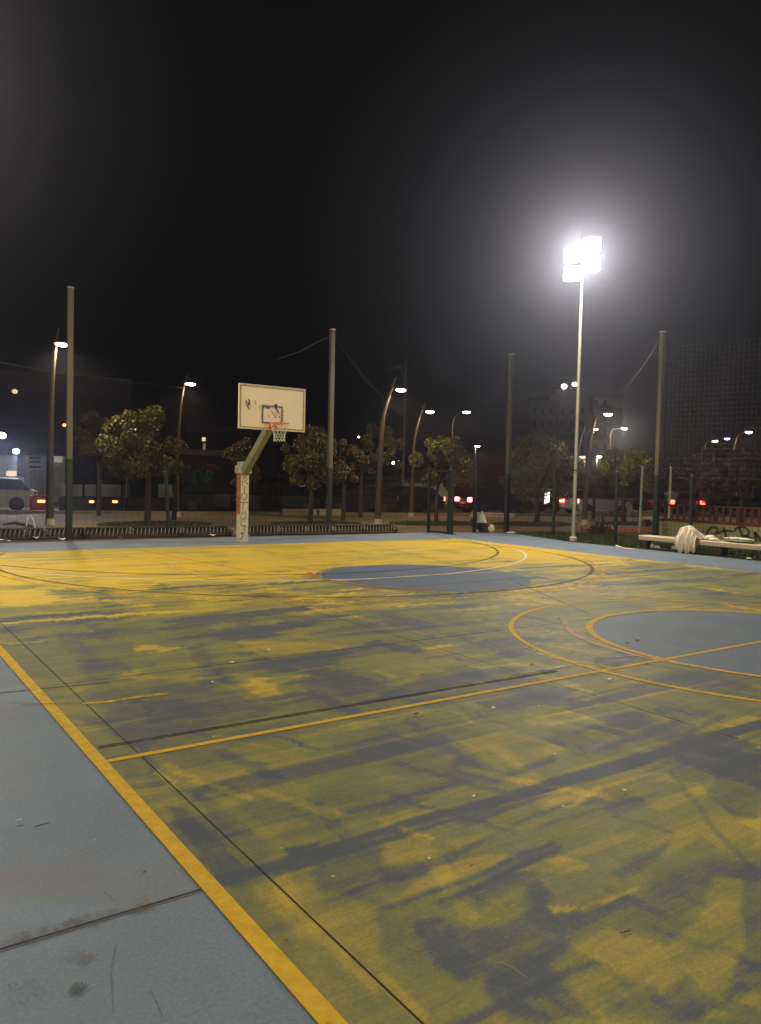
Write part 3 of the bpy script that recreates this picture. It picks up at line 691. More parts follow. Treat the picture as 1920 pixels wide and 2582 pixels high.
# rim
mb = MB(); RC = Vector((0, BY-.375, 3.05))
mb.tube([RC+Vector((.225*math.cos(a), .225*math.sin(a), 0)) for a in [2*math.pi*i/40 for i in range(41)]], .012, 8, False)
mb.box((0, BY-.075, 3.035), (.10, .15, .03)); mb.tube([RC+Vector((-.12, .19, 0)), (-.1, BY, 2.95)], .01, 6); mb.tube([RC+Vector((.12, .19, 0)), (.1, BY, 2.95)], .01, 6)
mb.box((0, BY-.012, 3.0), (.20, .02, .16)); rim = mb.build('rim', m_rim, hp, smooth=True)
mb = MB(); NR = 12
def ringp(i, lev):
    z = 3.04-.43*lev/6; rr_ = .222-.088*min(1, lev/4)+(.006 if lev == 6 else 0); a = 2*math.pi*(i+.5*(lev % 2))/NR
    return RC+Vector((rr_*math.cos(a), rr_*math.sin(a), z-3.05))
for lev in range(6):
    for i in range(NR):
        a = ringp(i, lev); j = i if lev % 2 == 0 else i+1
        for b in (ringp(j, lev+1), ringp(j-1, lev+1)): mb.tube([a, b], .0055, 5, False)
mb.build('net', m_net, rim)

# ------------------------------------------------------------------ tall net poles
tallp = []
for (bx, by_), (tx, ty), lab in (((174, 1362), (178, 727), 'tall square olive pole at far left beside the curved street lamp'),
                        ((829, 1345), (837, 832), 'tall square olive pole right of the backboard'),
                        ((1277, 1340), (1289, 895), 'tall square pole standing beside the concrete slab bench, dim in the glow'),
                        ((1652, 1367), (1669, 838), 'tall square olive pole behind the long bench at right')):
    b = G(bx, by_); d = hd(b); t = H(tx, ty, d); hgt = t.z
    th = thing('net_pole', lab, 'pole', b, 'tall square poles around the court')
    mb = MB(); mb.box((b.x, b.y, hgt/2), (.14, .14, hgt), bev=.012); mb.build('shaft', m_pole, th)
    mb = MB(); mb.box((b.x, b.y, 1.05), (.148, .148, 2.1), bev=.01); mb.build('green_sleeve', m_green, th)
    mb = MB(); mb.box((b.x, b.y, hgt+.015), (.15, .15, .03)); mb.build('cap', m_steel, th)
    tallp.append((b, hgt))

# ------------------------------------------------------------------ low green mesh fence posts, gate frame
for px, py, top, lab in ((427, 1353, 1190, 'leaning thin dark green fence post between the left tall pole and the hoop'),
                         (622, 1352, 1198, 'thin dark green fence post just behind the hoop pole'),
                         (1197, 1343, 1190, 'dark green fence post beside the pointed white bag'),
                         (1395, 1352, 1188, 'thin dark green fence post left of the floodlight pole'),
                         (1551, 1371, 1190, 'thin dark green fence post standing in the grass right of the floodlight pole'),
                         (1739, 1384, 1200, 'dark green fence post behind the bench in front of the tiled wall')):
    b = G(px, py); d = hd(b); z = H(px, top, d).z
    lean = -.12 if px == 427 else 0
    mb = MB(); mb.tube([b, b+Vector((lean, .0, z))], .052 if px != 1197 else .075, 10)
    th = thing('fence_post', lab, 'fence post', b, 'dark green posts of the low fence')
    mb.build('post', m_green, th, smooth=True)
    mb = MB(); mb.ball(b+Vector((lean, 0, z)), (.06, .06, .03), 8, 4); mb.build('cap', m_green, th)
    for f_ in (.35, .75):
        mb = MB(); mb.box(b+Vector((lean*f_, -.055, z*f_)), (.06, .03, .04)); mb.build('clamp', m_green, th)
ga, gb = G(1080, 1343), G(1135, 1347)
th = thing('gate', 'open dark green gate frame standing at the back edge of the court', 'gate', ga)
zt = H(1080, 1187, hd(ga)).z; dvec = (gb-ga).normalized()
mb = MB(); mb.box(ga+Vector((0, 0, zt/2)), (.07, .07, zt)); mb.box((ga+gb)/2+Vector((0, 0, .05)), ((gb-ga).length, .06, .06), (dvec, dvec.cross(Vector((0, 0, 1))), Vector((0, 0, 1))))
mb.box((ga+gb)/2+Vector((0, 0, zt)), ((gb-ga).length, .06, .06), (dvec, dvec.cross(Vector((0, 0, 1))), Vector((0, 0, 1)))); mb.build('frame', m_green, th)
mb = MB(); mb.box(gb+Vector((0, 0, zt/2+.03)), (.16, .16, zt+.06), bev=.01); mb.box(gb+Vector((0, 0, .01)), (.28, .28, .02)); mb.build('post', m_green, th)
# mesh between posts
def mesh_panel(a, b, z0, z1, dx, dz, r, name, label, cat, grp, sag=0.0, mt=None):
    mb = MB(); L_ = (b-a).length; n = max(1, int(L_/dx)); k = max(1, int((z1-z0)/dz))
    for i in range(n+1):
        p = a.lerp(b, i/n); s_ = -sag*math.sin(math.pi*i/n)
        mb.tube([p+Vector((0, 0, z0)), p+Vector((0, 0, z1+s_))], r, 3, False)
    for j in range(k+1):
        q = []
        for i in range(0, 13):
            f = i/12; p = a.lerp(b, f); q.append(p+Vector((0, 0, z0+(z1-z0)*j/k-sag*math.sin(math.pi*f)*j/k)))
        mb.tube(q, r, 3, False)
    return solo(mb, name, mt or m_green, label, cat, grp, origin=a)
fl = G(-60, 1366); q1 = G(829, 1345); q2 = G(1075, 1343)
P1b, P2b, P3b, P4b = [t[0] for t in tallp]
mesh_panel(fl+Vector((-2, 0, 0)), P1b, .08, 1.95, .20, .20, .0022, 'mesh_fence', 'thin green wire mesh left of the first tall pole', 'fence', 'low wire mesh fence')
mesh_panel(P1b, P2b, .08, 1.98, .20, .20, .0022, 'mesh_fence', 'thin green wire mesh between the two tall poles behind the hoop', 'fence', 'low wire mesh fence')
mesh_panel(P2b, ga, .08, 1.98, .20, .20, .0022, 'mesh_fence', 'thin green wire mesh between the tall pole and the gate frame', 'fence', 'low wire mesh fence')
mesh_panel(G(1197, 1343), P3b, .08, 1.98, .20, .20, .0022, 'mesh_fence', 'thin green wire mesh right of the pointed bag', 'fence', 'low wire mesh fence')
f6 = G(1739, 1384)
mesh_panel(P3b, G(1551, 1371), .08, 1.98, .20, .20, .0022, 'mesh_fence', 'thin green wire mesh on the grass behind the floodlight pole', 'fence', 'low wire mesh fence')
mesh_panel(G(1551, 1371), Vector((10.25, -12, 0)), .08, 2.0, .20, .20, .0022, 'mesh_fence', 'thin green wire mesh behind the long bench', 'fence', 'low wire mesh fence')
# high ball net at right, sagging ropes
N0 = Vector((P4b.x, P4b.y, 0)); N1_ = Vector((P4b.x-.35, -17.0, 0))
mesh_panel(N0, N1_, 2.0, 6.05, .15, .15, .0018, 'ball_net', 'tall faint ball stop net hanging right of the tall pole at right', 'net', None, .28, m_rope)
def rope(pts, label, name='rope'):
    mb = MB(); mb.tube(pts, .0045, 4); return solo(mb, name, m_rope, label, 'rope', None, origin=pts[0])
def sagline(p, q, sag, n=24):
    return [p.lerp(q, i/n)+Vector((0, 0, -sag*4*(i/n)*(1-i/n))) for i in range(n+1)]
rope([H(848, 858, 25), H(880, 900, 25.6), H(920, 955, 26), H(975, 1010, 26.5), H(1040, 1070, 27), H(1110, 1120, 27.5), H(1190, 1160, 28)], 'thin sagging rope running down right from the top of the middle tall pole')
rope([H(1664, 850, 23.6), H(1650, 880, 24), H(1628, 915, 24.5), H(1590, 965, 25), H(1550, 1005, 25.6), H(1500, 1040, 26)], 'thin rope falling down left from the top of the right tall pole')
rope([H(-40, 905, 22), H(60, 925, 23), H(200, 945, 24), H(330, 962, 27), H(463, 978, 34)], 'thin cable crossing behind the leftmost tall pole')
rope([H(833, 850, 25), H(800, 862, 25), H(760, 885, 25), H(700, 905, 25)], 'short slack rope on the left of the middle tall pole')

# ------------------------------------------------------------------ low rows of curved iron ribs along the fence
xr = [(-60, 60), (62, 112), (116, 212), (220, 328), (335, 455), (462, 575), (630, 700), (712, 770), (778, 838), (846, 918), (926, 994)]
first = None
whr = ['at the far left edge', 'under the leaning hoop pipe', 'left of the first tall pole', 'right of the first tall pole', 'before the leaning fence post', 'left of the hoop pole', 'right of the hoop pole', 'under the net of the hoop', 'just left of the middle tall pole', 'just right of the middle tall pole', 'nearest the gate frame']
for si, (xa, xb) in enumerate(xr):
    def basey(x): return 1361-(x-0)*.0175
    A = G(xa, basey(xa)); B = G(xb, basey(xb))
    th = thing('rib_barrier', 'low row of curved iron ribs '+whr[si], 'low barrier', A, 'low rows of curved iron ribs along the fence')
    ax = (B-A).normalized(); nrm = Vector((-ax.y, ax.x, 0)); L_ = (B-A).length; n = max(3, int(L_/.105))
    for i in range(n+1):
        p = A.lerp(B, i/n); mb = MB()
        pts = [p+nrm*.0, p+nrm*-.02+Vector((0, 0, .10)), p+nrm*.0+Vector((0, 0, .17))+ax*.01, p+nrm*.04+Vector((0, 0, .23))+ax*.03, p+nrm*.10+Vector((0, 0, .25))+ax*.05]
        pts = [q+Vector((0, 0, .0)) for q in pts]
        mb.tube(pts, [.012, .016, .016, .013, .010], 5); mb.build('rib', m_iron, th)
    mb = MB(); mb.tube([A+nrm*.11+Vector((0, 0, .265)), B+nrm*.11+Vector((0, 0, .265))], .030, 6)
    mb.box((A+B)/2+nrm*.16+Vector((0, 0, .12)), (L_, .02, .24), (ax, nrm, Vector((0, 0, 1))))
    mb.tube([A+Vector((0, 0, .03)), B+Vector((0, 0, .03))], .035, 6); mb.build('rail', m_dark, th)
    mb = MB(); mb.ball(B+nrm*.12+ax*.05+Vector((0, 0, .10)), (.17, .16, .16), 9, 6, lambda i, j: random.uniform(.75, 1.1)); mb.build('end_block', m_dark, th)
b = G(82, 1352); mb = MB()
hpts = [b+Vector((-.12, .05, .0)), b+Vector((-.14, .05, .35)), b+Vector((-.10, .04, .50)), b+Vector((-.03, .02, .55)), b+Vector((.04, 0, .42)), b+Vector((.07, -.02, .2)), b+Vector((.08, -.03, 0))]
mb.tube(hpts, .022, 8); solo(mb, 'bent_pipe', m_white, 'bent pale pipe arch rising over the iron ribs at left', 'pipe', origin=b)
mb = MB(); p = G(30, 1350); mb.tube([p+Vector((-.2, .1, .3)), p+Vector((.1, .1, .34)), p+Vector((.45, .05, .26)), p+Vector((.75, 0, .12))], [.03, .05, .045, .06], 7)
mb.ball(G(78, 1352)+Vector((-.1, .02, .12)), (.2, .14, .16), 9, 6, lambda i, j: random.uniform(.7, 1.1)); solo(mb, 'rag_bundle', m_dark, 'dark rag bundle lying over the iron ribs at the left', 'rags', origin=p)
for px, py, s_, mt, lab in ((8, 1364, .13, m_bag, 'pale plastic litter at the left end of the court edge'), (92, 1358, .15, m_bag, 'crumpled pale litter left of the first tall pole'), (158, 1361, .13, m_bag, 'pale rag at the foot of the first tall pole'),
                       (176, 1364, .07, m_rim, 'orange scrap at the foot of the first tall pole'), (535, 1351, .13, m_bag, 'white plastic bag scrap left of the hoop pole'), (575, 1347, .14, m_concd, 'grey rag heap just left of the hoop pole'),
                       (23, 1364, .06, m_bag, 'small white scrap near the left end of the court edge'), (627, 1350, .06, m_bag, 'small white scrap right of the hoop pole foot'), (305, 1357, .08, m_bag, 'flat pale scrap by the ribs between the left pole and the hoop')):
    scrap(px, py, mt, s_, 'litter_scrap', lab, 'litter', None, .02)

# ------------------------------------------------------------------ floodlights
def spot(name, loc, target, watts, col, size=150, rad=.25, blend=.6, parent=None):
    ld = bpy.data.lights.new(name, 'SPOT'); ld.energy = watts; ld.color = col; ld.spot_size = R(size); ld.spot_blend = blend; ld.shadow_soft_size = rad
    o = bpy.data.objects.new(name, ld); S.collection.objects.link(o)
    o.rotation_euler = (Vector(target)-Vector(loc)).to_track_quat('-Z', 'Y').to_euler()
    if parent: o.parent = parent; o.location = Vector(loc)-ORG[root(parent).name]
    else: o.location = loc
    return o
def floodlight(loc, hgt, target, lab, watts, col=(1, .87, .68), fac=None):
    loc = Vector((loc[0], loc[1], 0)); th = thing('floodlight', lab, 'floodlight', loc, 'court floodlights')
    mb = MB(); mb.tube([loc, loc+Vector((0, 0, hgt-.9))], [.060, .042], 12); mb.build('pole', m_steel, th, smooth=True)
    mb = MB(); mb.box(loc+Vector((0, 0, .08)), (.18, .18, .16), bev=.03); mb.build('foot', m_foot, th)
    mb = MB(); mb.tube([loc+Vector((0, 0, 2.15)), loc+Vector((0, 0, 2.19))], .060, 12); mb.build('strap', m_dark, th)
    d = (Vector(target)-(loc+Vector((0, 0, hgt)))); d.z = 0; d.normalize(); sd = Vector((-d.y, d.x, 0))
    mb = MB(); mb.tube([loc+Vector((0, 0, hgt-.95)), loc+Vector((0, 0, hgt+.25))], .04, 8)
    mb.box(loc+Vector((0, 0, hgt+.25))+d*.05, (.8, .06, .06), (sd, d, Vector((0, 0, 1)))); mb.box(loc+Vector((0, 0, hgt-.35))+d*.05, (.8, .06, .06), (sd, d, Vector((0, 0, 1)))); mb.build('bracket', m_steel, th)
    for k, (z, sh) in enumerate(((.26, .12), (-.30, -.06))):
        for s_ in (-.27, .27):
            zz = z+(.14 if s_ > 0 else -.14)
            c = loc+Vector((0, 0, hgt+zz))+sd*(s_)+d*.22
            tilt = (d*.75+Vector((0, 0, -.66))).normalized(); upv = tilt.cross(sd).normalized()
            mb = MB(); mb.box(c-tilt*.07, (.52, .12, .44), (sd, tilt, upv), .03); hh = mb.build('lamp_housing', m_dark, th)
            mb = MB(); mb.box(c+tilt*.0, (.49, .03, .41), (sd, tilt, upv), .012); mb.build('lens', m_flood, hh)
    c = loc+Vector((0, 0, hgt))+d*.55
    spot('flood_beam', c, target, watts, col, 165, .35, .4, th)
    return th
floodlight((9.62, -1.33), 8.45, (1.5, -8, 0), 'blazing white double floodlight on a slim pale pole at right', FLOOD_W*1.5, (1, .90, .78))
floodlight((-9.62, -1.33), 8.45, (-1.5, -8, 0), 'floodlight just outside the left edge whose glow reaches the sky at upper left', FLOOD_W*1.35)
floodlight((9.62, -23.7), 8.45, (1.5, -16, 0), 'floodlight on the near right side of the court', FLOOD_W*.8)
floodlight((-9.62, -23.7), 8.45, (-1.5, -16, 0), 'floodlight on the near left side of the court', FLOOD_W*.95)

# ------------------------------------------------------------------ street lamps
def street(px_path, lamp, d, lab, lens=None, power=1.0, r=(.085, .04), foot=True, grp='curved street lamps along the promenade', hs=1.0, slab=True, arm=None, pt=0):
    pts = [H(a, b_, d) for a, b_ in px_path]; base = Vector((pts[0].x, pts[0].y, 0)); pts[0] = base
    # smooth the polyline
    q = [pts[0]]
    n = len(pts)
    for i in range(n-1):
        p0 = pts[max(i-1, 0)]; p1 = pts[i]; p2 = pts[i+1]; p3 = pts[min(i+2, n-1)]
        for t in (.25, .5, .75, 1):
            q.append(.5*((2*p1)+(p2-p0)*t+(2*p0-5*p1+4*p2-p3)*t*t+(3*p1-p0-3*p2+p3)*t**3))
    th = thing('street_lamp', lab, 'street lamp', base, grp)
    mb = MB(); mb.tube(q, [r[0]+(r[1]-r[0])*i/(len(q)-1) for i in range(len(q))], 10); mb.build('pole', m_lamp, th, smooth=True)
    if foot:
        mb = MB(); mb.tube([base, base+Vector((0, 0, .22))], [.17, .14], 10); mb.build('foot', m_foot, th)
    if lamp:
        c = H(lamp[0], lamp[1], d)
        near = min(q, key=lambda v_: (v_-c).length)
        if arm: near = H(arm[0][0], arm[0][1], d)
        av = [near]+([H(a, b_, d) for a, b_ in arm[1:]] if arm else [])+[c+Vector((0, 0, .05))]
        mb = MB(); mb.tube(av, .028, 6); mb.build('arm', m_lamp, th)
        side = (c-near); side.z = 0
        if side.length < .02: side = Vector(right)
        side.normalize(); fr = side.cross(Vector((0, 0, 1)))
        mb = MB(); mb.ball(c+Vector((0, 0, .06)), (.30*hs, .20*hs, .07*hs), 12, 6); hh = mb.build('lamp_head', m_lamp, th, smooth=True)
        mb = MB(); mb.ball(c-Vector((0, 0, .005)), (.22*hs, .16*hs, .075*hs), 12, 6); mb.build('lens', lens or m_lens, hh, smooth=True)
        if pt:
            ld = bpy.data.lights.new('lamp_glow', 'POINT'); ld.energy = pt; ld.color = (1, .80, .62); ld.shadow_soft_size = .2
            lo = bpy.data.objects.new('lamp_glow', ld); S.collection.objects.link(lo); lo.parent = th; lo.location = c+Vector((0, 0, -.25))-ORG[th.name]
        elif power > 0:
            spot('lamp_beam', c+Vector((0, 0, -.12)), c+Vector((0, 0, -3)), LAMP_W*power, (1, .78, .50), 165, .12, .5, th)
    return th
street([(126, 1324), (127, 1200), (128, 1080), (131, 980), (138, 890), (147, 827)], (156, 868), 28.1, 'curved street lamp standing just left of the leftmost tall pole', power=2.4, r=(.13, .05))
street([(447, 1303), (448, 1200), (450, 1110), (456, 1020), (465, 970), (472, 945)], (481, 968), 34.0, 'curved street lamp between the round tree and the backboard')
street([(953, 1322), (957, 1210), (962, 1100), (968, 1045), (982, 998), (999, 952)], (1011, 983), 30.7, 'curved street lamp right of the middle tall pole', power=1.3, r=(.13, .05))
street([(1037, 1304), (1040, 1220), (1042, 1140), (1048, 1090), (1060, 1045), (1073, 1016)], (1084.5, 1038), 37.5, 'curved street lamp between the tall straight mast and the gate', r=(.11, .05))
street([(1474, 1323), (1478, 1240), (1482, 1180), (1488, 1120), (1498, 1070), (1507, 1047)], (1534, 1044.5), 35.3, 'curved street lamp directly right of the floodlight pole', r=(.12, .05))
street([(1453, 1290), (1455, 1210), (1459, 1134), (1468, 1095), (1480, 1068), (1488, 1057)], (1500, 1082), 46.0, 'farther curved street lamp right behind the floodlight pole', r=(.09, .04), power=.6, arm=[(1474, 1080), (1485, 1079)])
street([(1838, 1290), (1840, 1200), (1843, 1160), (1850, 1128), (1858, 1103), (1864, 1094)], (1888.6, 1089.5), 46.0, 'curved street lamp nearest the right edge, highest lamp of that group', power=.8, arm=[(1860, 1098), (1872, 1091)])
street([(1765, 1285), (1767, 1190), (1770, 1150), (1775, 1133), (1780, 1119), (1783, 1115)], (1803.6, 1112), 58.0, 'curved street lamp left in the group at the right edge', power=.5, arm=[(1782, 1117), (1790, 1112)], grp='curved street lamps along the promenade')
street([(1138, 1270), (1139, 1140), (1141, 1069)], (1177, 1039), 42.0, 'straight street lamp with a curved arm right of the gate frame', grp='straight street lamps by the road', r=(.085, .05), power=.7, foot=False, arm=[(1141, 1072), (1146, 1052), (1158, 1041)], lens=m_lens)
street([(1197, 1270), (1197.5, 1200), (1197.8, 1148), (1198, 1130)], (1204, 1125), 55.0, 'short warm street lamp before the rust red wall', grp='straight street lamps by the road', r=(.10, .06), power=.6, foot=False, lens=m_warm)
street([(1535, 1280), (1537, 1160), (1539, 1093)], (1575, 1080.5), 60.0, 'straight street lamp before the pale block, its long arm pointing right', grp='straight street lamps by the road', r=(.10, .07), power=.5, pt=550, foot=False, arm=[(1539, 1098), (1545, 1082)])
street([(1798, 1290), (1799, 1170), (1801, 1118)], (1834, 1106), 62.0, 'straight street lamp in the group at the right edge', grp='straight street lamps by the road', r=(.09, .06), power=.4, foot=False, arm=[(1801, 1118), (1815, 1108)], lens=m_cool)
street([(1872, 1290), (1873, 1200), (1874, 1128)], None, 55.0, 'bright pale upright pole without a lamp at the right edge', grp=None, r=(.05, .09), power=0, foot=False)
street([(1853, 1290), (1852.5, 1200), (1852, 1168)], (1849, 1163.5), 66.0, 'short warm street lamp low in the trees at the right edge', grp='straight street lamps by the road', r=(.08, .05), power=0, foot=False, lens=m_warm)
street([(1472, 1270), (1474, 1200), (1475, 1158)], (1469, 1152), 62.0, 'short warm lamp left of the floodlit block foot', grp='straight street lamps by the road', r=(.08, .05), power=.5, foot=False, lens=m_warm)
street([(1504, 1270), (1505, 1200), (1505, 1158)], (1511.5, 1151), 62.0, 'short warm lamp before the middle of the pale block', grp='straight street lamps by the road', r=(.08, .05), power=.5, pt=350, foot=False, lens=m_warm)
street([(1650, 1270), (1650, 1200), (1650, 1172)], (1646.5, 1165.5), 60.0, 'small lamp glowing left of the right tall pole', grp='straight street lamps by the road', r=(.07, .04), power=.3, foot=False)
street([(321, 1270), (322, 1150), (322, 1056)], (321.5, 1050), 40.0, 'small lamp peeking over the crown of the round tree', grp='straight street lamps by the road', r=(.05, .03), power=0, foot=False, hs=.6)
street([(632, 1280), (632, 1200), (632, 1080)], None, 44.0, 'thin pale mast seen just below the backboard', grp=None, r=(.06, .05), power=0, foot=False)
# tall straight mast with arm
d = 46.5; b = G(1013, 1286); th = thing('mast', 'tall slim pale mast with an unlit bracket arm pointing left', 'mast', b)
top = H(1024.6, 905, d); mb = MB(); mb.tube([b, Vector((top.x, top.y, top.z))], [.12, .07], 10); mb.build('pole', m_pole, th, smooth=True)
mb = MB(); mb.tube([H(1024, 921, d), H(983, 927, d)], .07, 6); mb.tube([H(1021, 965, d), H(1019, 945, d), H(1013, 932, d), H(1003, 926, d)], .06, 6); mb.build('bracket_arm', m_pole, th)
mb = MB(); mb.ball(H(988, 927, d), (.30, .2, .09), 8, 5); mb.build('lamp_head', m_lamp, th)
# lone cold lamps at left on brackets of the shop; a few far lamps
def farlamp(px, py, d, mt, r, lab, name='wall_lamp', pw=0, col=(1, 1, 1)):
    p = H(px, py, d); th = thing(name, lab, 'lamp', p)
    mb = MB(); mb.ball(p, (r*1.3, r*1.3, r), 10, 6); mb.build('lens', mt, th, smooth=True)
    mb = MB(); mb.box(p+N1*(r*1.6), (r, r*1.4, r), (E1, N1, Vector((0, 0, 1)))); mb.build('bracket', m_dark, th)
    if pw: 
        spot('lamp_beam', p+Vector((0, 0, -.3)), p+Vector((0, -1.0, -3)), pw, col, 160, .15, .5, th)
farlamp(5, 1098, 41, m_cool, .15, 'cold blue white lamp at the left edge above the shopfront', pw=300, col=(.7, .8, 1))
farlamp(41, 1138, 41, m_cool, .12, 'small cold lamp right on the shopfront eaves', pw=800, col=(.8, .85, 1))
farlamp(992, 1167, 60, m_cool, .10, 'small cold lamp seen between two trees right of the middle pole')
farlamp(905, 1102, 70, m_warm, .08, 'tiny warm lamp above the trees right of the middle pole')
farlamp(1522, 1213, 55, m_cool, .08, 'tiny white lamp in the tree right of the floodlight pole')
farlamp(163, 1072, 60, m_orange, .10, 'tiny dim orange lamp high beside the leftmost tall pole')
farlamp(1423, 974, 104, m_lens, .28, 'left lamp on the roof of the far block', pw=400, col=(1, .9, .75))
farlamp(1450, 969, 104, m_lens, .25, 'right lamp on the roof of the far block, beside the floodlight pole')
farlamp(38, 987, 70, m_litwin, .18, 'pair of lit window panes high at the left')

# ------------------------------------------------------------------ trees
def tree(px, base_d, cpx, cpy, rpx, rz, lab, mt, n=4500, trunk=True, tr=.10, leaf=.10, seed=0, grp='round promenade trees', lumps=26, base=None):
    rs = random.Random(seed*7+3); d = base_d; b = base or GD(px, d)
    b = Vector((b.x, b.y, 0)); c = H(cpx, cpy, d); rad = rpx/F*d*1.0; rzz = rz/F*d
    th = thing('tree', lab, 'tree', b, grp); rad *= 1.12; rzz *= 1.12
    mb = MB(); fork = Vector((b.x+rs.uniform(-.06, .06), b.y, max(1.0, c.z-rzz*.75)))
    mb.tube([b, b.lerp(fork, .5)+Vector((rs.uniform(-.05, .05), 0, 0)), fork], [tr, tr*.8, tr*.7], 8)
    for i in range(6):
        a = 2*math.pi*i/6+rs.random(); e = c+Vector((math.cos(a)*rad*.6, math.sin(a)*rad*.6, rs.uniform(-.2, .55)*rzz))
        mb.tube([fork, fork.lerp(e, .5)+Vector((0, 0, rs.uniform(-.1, .1))), e], [tr*.5, tr*.3, tr*.12], 5)
    mb.build('trunk', m_bark, th)
    cl = []
    for i in range(lumps):
        a = rs.uniform(0, 2*math.pi); z = rs.uniform(-.85, .95); k = math.sqrt(max(0, 1-z*z))*rs.uniform(.40, 1.04)
        cl.append((c+Vector((math.cos(a)*k*rad, math.sin(a)*k*rad, z*rzz*.90)), rs.uniform(.12, .33)*rad))
    mb = MB(); vs = mb.v; fs = mb.f
    n = int(n*2.3); leaf *= .92
    for i in range(n):
        cc, cr_ = cl[rs.randrange(lumps)]
        u = Vector((rs.gauss(0, 1), rs.gauss(0, 1), rs.gauss(0, 1))).normalized()
        p = cc+u*cr_*(rs.random()**.45)
        o_ = Vector((rs.gauss(0, 1), rs.gauss(0, 1), rs.gauss(0, 1)+.3)).normalized(); t = o_.cross(u)
        if t.length < .01: continue
        t.normalize(); w = o_.cross(t)*leaf*.28*rs.uniform(.7, 1.3); t = t*leaf*rs.uniform(.6, 1.25)*.5
        k = len(vs); vs += [tuple(p-t), tuple(p+w), tuple(p+t), tuple(p-w)]; fs.append((k, k+1, k+2, k+3))
    mb.build('crown', mt, th)
    return th
tree(374, 29.1, 366, 1124, 90, 76, 'largest round yellow green tree at left with the clearest lit crown', m_leaf, 9500, seed=1, leaf=.13, lumps=42, tr=.13)
tree(440, 31.5, 435, 1160, 42, 48, 'low leafy edge tree tucked right behind the largest round tree', m_leafr, 2500, seed=21, leaf=.12)
tree(250, 34.5, 243, 1112, 58, 56, 'dim brown green tree between the left tall pole and the largest round tree', m_leafr, 4200, seed=2, leaf=.13)
tree(784, 30.6, 795, 1158, 74, 70, 'round tree behind the basketball net', m_leaf, 6500, seed=3, leaf=.13, tr=.11, lumps=34)
tree(608, 36.5, 612, 1170, 50, 55, 'dim reddish tree behind the hoop pole', m_leafr, 3600, seed=4, leaf=.13)
tree(868, 33.5, 868, 1155, 48, 66, 'tree just right of the middle tall pole', m_leafr, 3600, seed=5, leaf=.13)
tree(912, 36.0, 955, 1140, 50, 66, 'tree with a lit right side behind the curved lamp', m_leaf, 5000, seed=6, leaf=.13)
tree(1103, 33.4, 1115, 1170, 68, 60, 'wide yellow green tree behind the gate frame', m_leaf, 5600, seed=7, leaf=.13, tr=.10)
tree(1357, 36.4, 1362, 1180, 85, 74, 'large silvery loose tree left of the floodlight pole', m_leafg, 9500, seed=8, leaf=.10, tr=.14, lumps=44)
tree(1576, 38.2, 1575, 1192, 78, 42, 'wide tree with fresh green leaves right of the floodlight pole', m_leaf, 6500, seed=9, leaf=.14, tr=.12)
tree(1660, 44, 1655, 1200, 60, 40, 'dim tree behind the right tall pole', m_leafr, 3000, seed=10, leaf=.14)
tree(1808, 38, 1808, 1195, 48, 62, 'tall loose tree above the red railing', m_leafr, 3600, seed=11, leaf=.12)
tree(1875, 36, 1872, 1200, 40, 52, 'yellowish tree above the red railing near the right edge', m_leaf, 2800, seed=12, leaf=.12)
tree(1755, 46, 1748, 1195, 50, 40, 'dark low tree behind the red railing', m_leafr, 2600, seed=13, leaf=.14)
tree(1935, 38, 1930, 1185, 42, 40, 'tree cut by the right edge above the railing', m_leafr, 2200, seed=14, leaf=.12)
tree(1500, 42, 1510, 1215, 34, 30, 'small tree right behind the farther curved lamp', m_leafr, 1800, seed=15, leaf=.14)
# young sapling with stake
b = G(1522, 1345); th = thing('sapling', 'small bushy sapling beside a thin stake in the grass', 'sapling', b)
mb = MB(); mb.tube([b, H(1520, 1292, hd(b))], .03, 6); mb.build('stake', m_bark, th)
mb = MB()
for i in range(500):
    p = b+Vector((random.gauss(-.25, .28), random.gauss(0, .15), abs(random.gauss(0, .16)))); t = Vector((random.gauss(0, 1), random.gauss(0, 1), random.gauss(0, 1))).normalized()*.05; w = t.cross(Vector((random.random(), 1, 0))).normalized()*.03
    mb.quad(p-t, p+w, p+t, p-w)
mb.build('foliage', m_leafr, th)

# grass ------------------------------------------------------------------
def grass(name, poly, n, h, seed=1):
    rs = random.Random(seed); xs_ = [p[0] for p in poly]; ys_ = [p[1] for p in poly]; mb = MB(); k = 0
    def inside(x, y):
        c = False
        for i in range(len(poly)):
            ax, ay = poly[i]; bx, by = poly[(i+1) % len(poly)]
            if (ay > y) != (by > y) and x < (bx-ax)*(y-ay)/(by-ay)+ax: c = not c
        return c
    while k < n:
        x = rs.uniform(min(xs_), max(xs_)); y = rs.uniform(min(ys_), max(ys_))
        if not inside(x, y): continue
        k += 1; a = rs.uniform(0, 6.28); w = Vector((math.cos(a), math.sin(a), 0))*.012; hh = h*rs.uniform(.4, 1.3)
        p = Vector((x, y, -.01)); q = p+Vector((rs.gauss(0, .03), rs.gauss(0, .03), hh)); i = len(mb.v)
        mb.v += [tuple(p-w), tuple(p+w), tuple(q)]; mb.f.append((i, i+1, i+2))
    o = mb.build(name, m_grass); tag(o, None, None, None, 'stuff'); return o
o = grass('grass', [(10.3, 2.3), (12.2, 2.0), (13.9, -.6), (13.9, -13), (10.25, -13), (10.25, -4), (9.62, -3.4), (9.62, -1.3), (10.5, 1.8)], 26000, .10)
tag(o, 'strip of dark grass between the court edge and the red path', 'grass')
wh = ['largest round tree', 'tree behind the net', 'tree behind the gate', 'silvery tree', 'wide tree at right']
